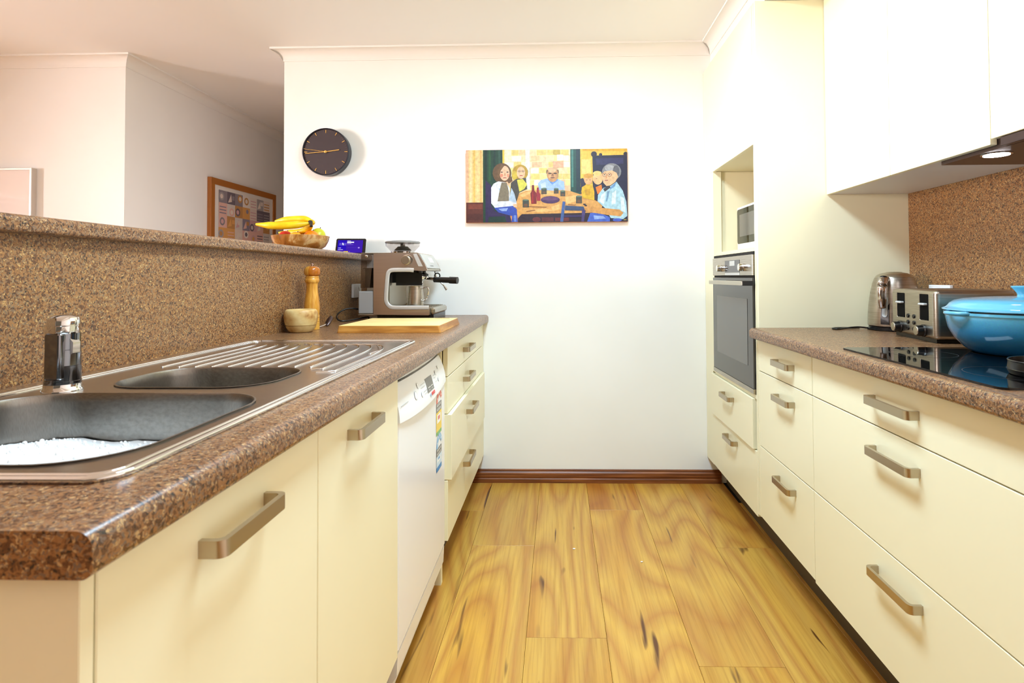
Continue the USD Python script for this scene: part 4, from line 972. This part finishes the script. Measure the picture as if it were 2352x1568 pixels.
# ------------------------------------------------------------------ things on the right bench
hb = thing('hob', 'black ceramic glass hob set on the right bench', 'hob', (1.05, 1.34, .9))
obj('glass', ext(rrect(.787, 1.30, 1.048, 1.635, .02, 5), .9003, .9045), 'black_glass', hb)
for x, y, r in ((1.17, 1.50, .105), (.93, 1.50, .075), (.93, 1.20, .09), (1.17, 1.20, .075)):
    obj('zone_mark', lathe([(r, .9046), (r, .9047), (r - .0012, .9047), (r - .0012, .9046)], (x, y, 0), 48, caps=False), 'hob_ring', hb)

CX_, CY_ = 1.184, 1.495
cs = thing('casserole', 'blue enamelled casserole with lid and knob on the hob', 'casserole', (CX_, CY_, .905))
z0 = .9052
CSX = 1.0
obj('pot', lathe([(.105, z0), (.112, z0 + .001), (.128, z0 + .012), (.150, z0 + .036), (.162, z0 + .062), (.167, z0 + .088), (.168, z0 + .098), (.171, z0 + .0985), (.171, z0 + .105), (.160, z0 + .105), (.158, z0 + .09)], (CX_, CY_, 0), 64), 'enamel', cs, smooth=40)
obj('rim', lathe([(.168, z0 + .1052), (.168, z0 + .1078), (.158, z0 + .1078)], (CX_, CY_, 0), 64), 'black_matte', cs, smooth=40)
ld = obj('lid', lathe([(.158, z0 + .1079), (.172, z0 + .108), (.1745, z0 + .110), (.174, z0 + .113), (.1665, z0 + .1155), (.162, z0 + .120), (.157, z0 + .127), (.147, z0 + .1335), (.128, z0 + .1385), (.08, z0 + .143), (.03, z0 + .145), (.002, z0 + .1455)], (CX_, CY_, 0), 64), 'enamel_plain', cs, smooth=45)
obj('knob', lathe([(.016, z0 + .1445), (.0145, z0 + .148), (.0155, z0 + .153), (.021, z0 + .161), (.0275, z0 + .1685), (.0275, z0 + .1705), (.025, z0 + .172), (.012, z0 + .170), (.001, z0 + .170)], (CX_, CY_, 0), 36), 'enamel_plain', ld, smooth=40, label='flared lid knob')
for s in (-1, 1):
    pts = [(CX_ + s * .160, CY_ - .034), (CX_ + s * .178, CY_ - .028), (CX_ + s * .187, CY_ - .010), (CX_ + s * .187, CY_ + .010), (CX_ + s * .178, CY_ + .028), (CX_ + s * .160, CY_ + .034)]
    obj('side_handle', sweep(smooth_path([(x, y, z0 + .103) for x, y in pts], 24), .0065, 8, flat=.85), 'enamel_plain', cs, smooth=True)

bk = thing('pan', 'small shallow black pan on the near corner of the hob', 'pan', (.99, 1.165, .905))
BX, BY = .985, 1.165
obj('pan_body', lathe([(.074, .9048), (.077, .906), (.080, .912), (.0815, .9155), (.080, .9165), (.0785, .930), (.080, .933), (.079, .9345), (.077, .934), (.074, .914), (.01, .912)], (BX, BY, 0), 56), 'black_plastic', bk, smooth=35)
obj('handle', rbox(BX + .075, BX + .19, BY - .012, BY + .012, .922, .934, .005), 'black_plastic', bk, smooth=35)

# toaster, its lever face towards the aisle
ts = thing('toaster', 'brushed steel four-slice toaster with two levers and knobs', 'toaster', (1.25, 1.88, .9))
P1, P2 = np.array([1.118, 1.742]), np.array([1.148, 2.022]); dv = P2 - P1; Lw = np.linalg.norm(dv); dv /= Lw; nv = np.array([dv[1], -dv[0]])   # nv into the toaster
TD = .228


def tpt(f_, d, z): p = P1 + dv * Lw * f_ + nv * d; return (p[0], p[1], z)


def tbox(f0, f1, d0, d1, za, zb, r=0.0):
    m = bx(f0 * Lw, f1 * Lw, d0, d1, za, zb) if r == 0 else rbox(f0 * Lw, f1 * Lw, d0, d1, za, zb, r)
    v = m[0]; xy = P1 + np.outer(v[:, 0], dv) + np.outer(v[:, 1], nv); return np.c_[xy, v[:, 2]], m[1][:, ::-1]


TB = man(tbox(0, 1, 0, TD, .911, 1.060, .016)); 
for f0 in (.16, .62):
    TB = TB - man(tbox(f0 + .02, f0 + .17, .02, TD - .02, 1.0, 1.1))
for f0, f1 in ((.648, .852), (.128, .328)): TB = TB - man(tbox(f0, f1, -.01, .003, .965, 1.047, .004))
obj('body', TB, 'brushed_steel', ts, smooth=35)
for f0, f1 in ((.648, .852), (.128, .328)):
    obj('lever_slot', tbox(f0 + .004, f1 - .004, .0016, .0040, .9665, 1.0455), 'slot_black', ts)
    obj('lever', tbox(f0 + .04, f1 - .04, -.010, .0052, 1.012, 1.019, .003), 'light_grey', ts, smooth=35)


def face_lathe(prof, f_, z, n=28):
    v, f = lathe(prof, (0, 0, 0), n)          # axis out of the face
    p = P1 + dv * Lw * f_; o = np.array([p[0], p[1], z]); ax = np.array([-nv[0], -nv[1], 0]); d3 = np.array([dv[0], dv[1], 0]); up = np.array([0, 0, 1.0])
    return o + np.outer(v[:, 0], d3) + np.outer(v[:, 1], up) + np.outer(v[:, 2], ax), f[:, ::-1]


for f_ in (.765, .235):
    k = obj('knob', face_lathe([(.0195, 0), (.0195, .004), (.0175, .006), (.0165, .020), (.0155, .022)], f_, .934), 'black_plastic', ts, smooth=35)
    obj('knob_cap', face_lathe([(.0142, .022), (.0142, .0235), (.0132, .0245), (.001, .0248)], f_, .934), 'satin_steel', k, smooth=35)
for f_ in (.58, .447):
    for z in (.9735, .9535, .9335): obj('button', face_lathe([(.0065, 0), (.0065, .0022), (.0055, .003), (.001, .003)], f_, z, 16), 'black_plastic', ts, smooth=35)
obj('base', tbox(.06, .97, .012, TD - .01, .9005, .9125), 'black_plastic', ts)
obj('slot_guide', cat(*[tbox(f0 + .025, f0 + .165, .03, TD - .03, 1.005, 1.008) for f0 in (.16, .62)]), 'black_matte', ts)

ro = thing('power_outlet', 'white power outlet on the right splashback behind the toaster', 'power outlet', (1.375, 2.1, 1.0))
obj('plate', rbox(RW - .026, RW - .0123, 2.045, 2.16, .998, 1.069, .003), 'white_plastic', ro, smooth=40)
for y in (2.075, 2.13): obj('switch', bx(RW - .029, RW - .026, y - .007, y + .007, 1.044, 1.058, .001), 'white_plastic', ro)

KX_, KY_ = 1.258, 2.192
kt = thing('kettle', 'brushed steel kettle with a chrome handle in the right bench corner', 'kettle', (KX_, KY_, .9))
obj('power_base', lathe([(.088, .9005), (.0915, .902), (.0915, .906), (.086, .9065), (.086, .914), (.08, .915)], (KX_, KY_, 0), 48), 'black_plastic', kt, smooth=35)
obj('body', lathe([(.084, .9155), (.0885, .917), (.0895, .922), (.0885, .96), (.085, 1.0), (.0795, 1.04), (.072, 1.075), (.0655, 1.093), (.0635, 1.0955), (.0632, 1.0965)], (KX_, KY_, 0), 56), 'brushed_steel', kt, smooth=40)
obj('lid', lathe([(.0628, 1.097), (.0622, 1.0985), (.056, 1.106), (.043, 1.112), (.028, 1.115), (.026, 1.1165), (.012, 1.1175), (.001, 1.1178)], (KX_, KY_, 0), 48), 'satin_steel', kt, smooth=40)
hdir = np.array([-.76, -.65]); hs = np.array([hdir[1], -hdir[0]])


def kpt(o, z, s=0.0): return (KX_ + hdir[0] * o + hs[0] * s, KY_ + hdir[1] * o + hs[1] * s, z)


obj('handle', sweep(smooth_path([kpt(.060, 1.088), kpt(.082, 1.090), kpt(.108, 1.080), kpt(.119, 1.05), kpt(.119, 1.02), kpt(.112, .987)], 26), np.r_[np.linspace(.010, .0165, 8), np.full(12, .0165), np.linspace(.0165, .011, 6)], 14), 'soft_chrome', kt, smooth=True, label='chrome loop handle')
obj('lid_button', ball(kpt(.098, 1.098), .012, (1, 1, .5)), 'black_plastic', kt, smooth=True)
pan = [kpt(.0935 if z < .95 else .0935 - (z - .95) * .19, z, s) for z in (.925, .95, .98, 1.01, 1.04, 1.07) for s in (-.014, .014)]
pin = [kpt(.075 if z < .95 else .075 - (z - .95) * .19, z, s) for z in (.925, .95, .98, 1.01, 1.04, 1.07) for s in (-.014, .014)]
obj('handle_back', arr(trimesh.convex.convex_hull(np.array(pan + pin))), 'black_plastic', kt, smooth=35)
obj('water_gauge', arr(trimesh.convex.convex_hull(np.array([kpt(.0955 - max(0, z - .95) * .19, z, s) for s, z in rrect(-.009, .009, .952, 1.03, .0088, 6)] + [kpt(.092 - max(0, z - .95) * .19, z, s) for s, z in rrect(-.009, .009, .952, 1.03, .0088, 6)]))), 'gauge_plastic', kt, smooth=35)
obj('power_cord', sweep(smooth_path([(KX_ - .088, KY_ + .02, .9055), (1.13, 2.225, .908), (1.08, 2.215, .904), (1.045, 2.20, .9035), (1.04, 2.215, .9035), (1.09, 2.245, .9035), (1.16, 2.26, .9035)], 36), .003, 8), 'black_plastic', kt, smooth=True)

# ------------------------------------------------------------------ ceiling fitting and small crumbs
cl = thing('ceiling_light', 'white rectangular ceiling light over the kitchen aisle', 'ceiling light', (0, 1.5, CEIL))
obj('housing', cut(bx(-.21, .21, .87, 2.13, 2.322, CEIL - .0005, .004), bx(-.19, .19, .89, 2.11, 2.30, 2.33)), 'white_plastic', cl)
obj('diffuser', bx(-.189, .189, .891, 2.109, 2.3225, 2.3245), 'lamp_glow', cl, label='lit diffuser panel')
for x, y, s in ((.056, 2.36, .006), (.315, 2.258, .005)):
    obj('crumb', ball((x, y, .0022), s, (1, .7, .36), 6), 'white_plastic', label='tiny white crumb on the floor nearer the back wall' if y > 2.3 else 'tiny white crumb on the floor nearer the camera', category='crumb')
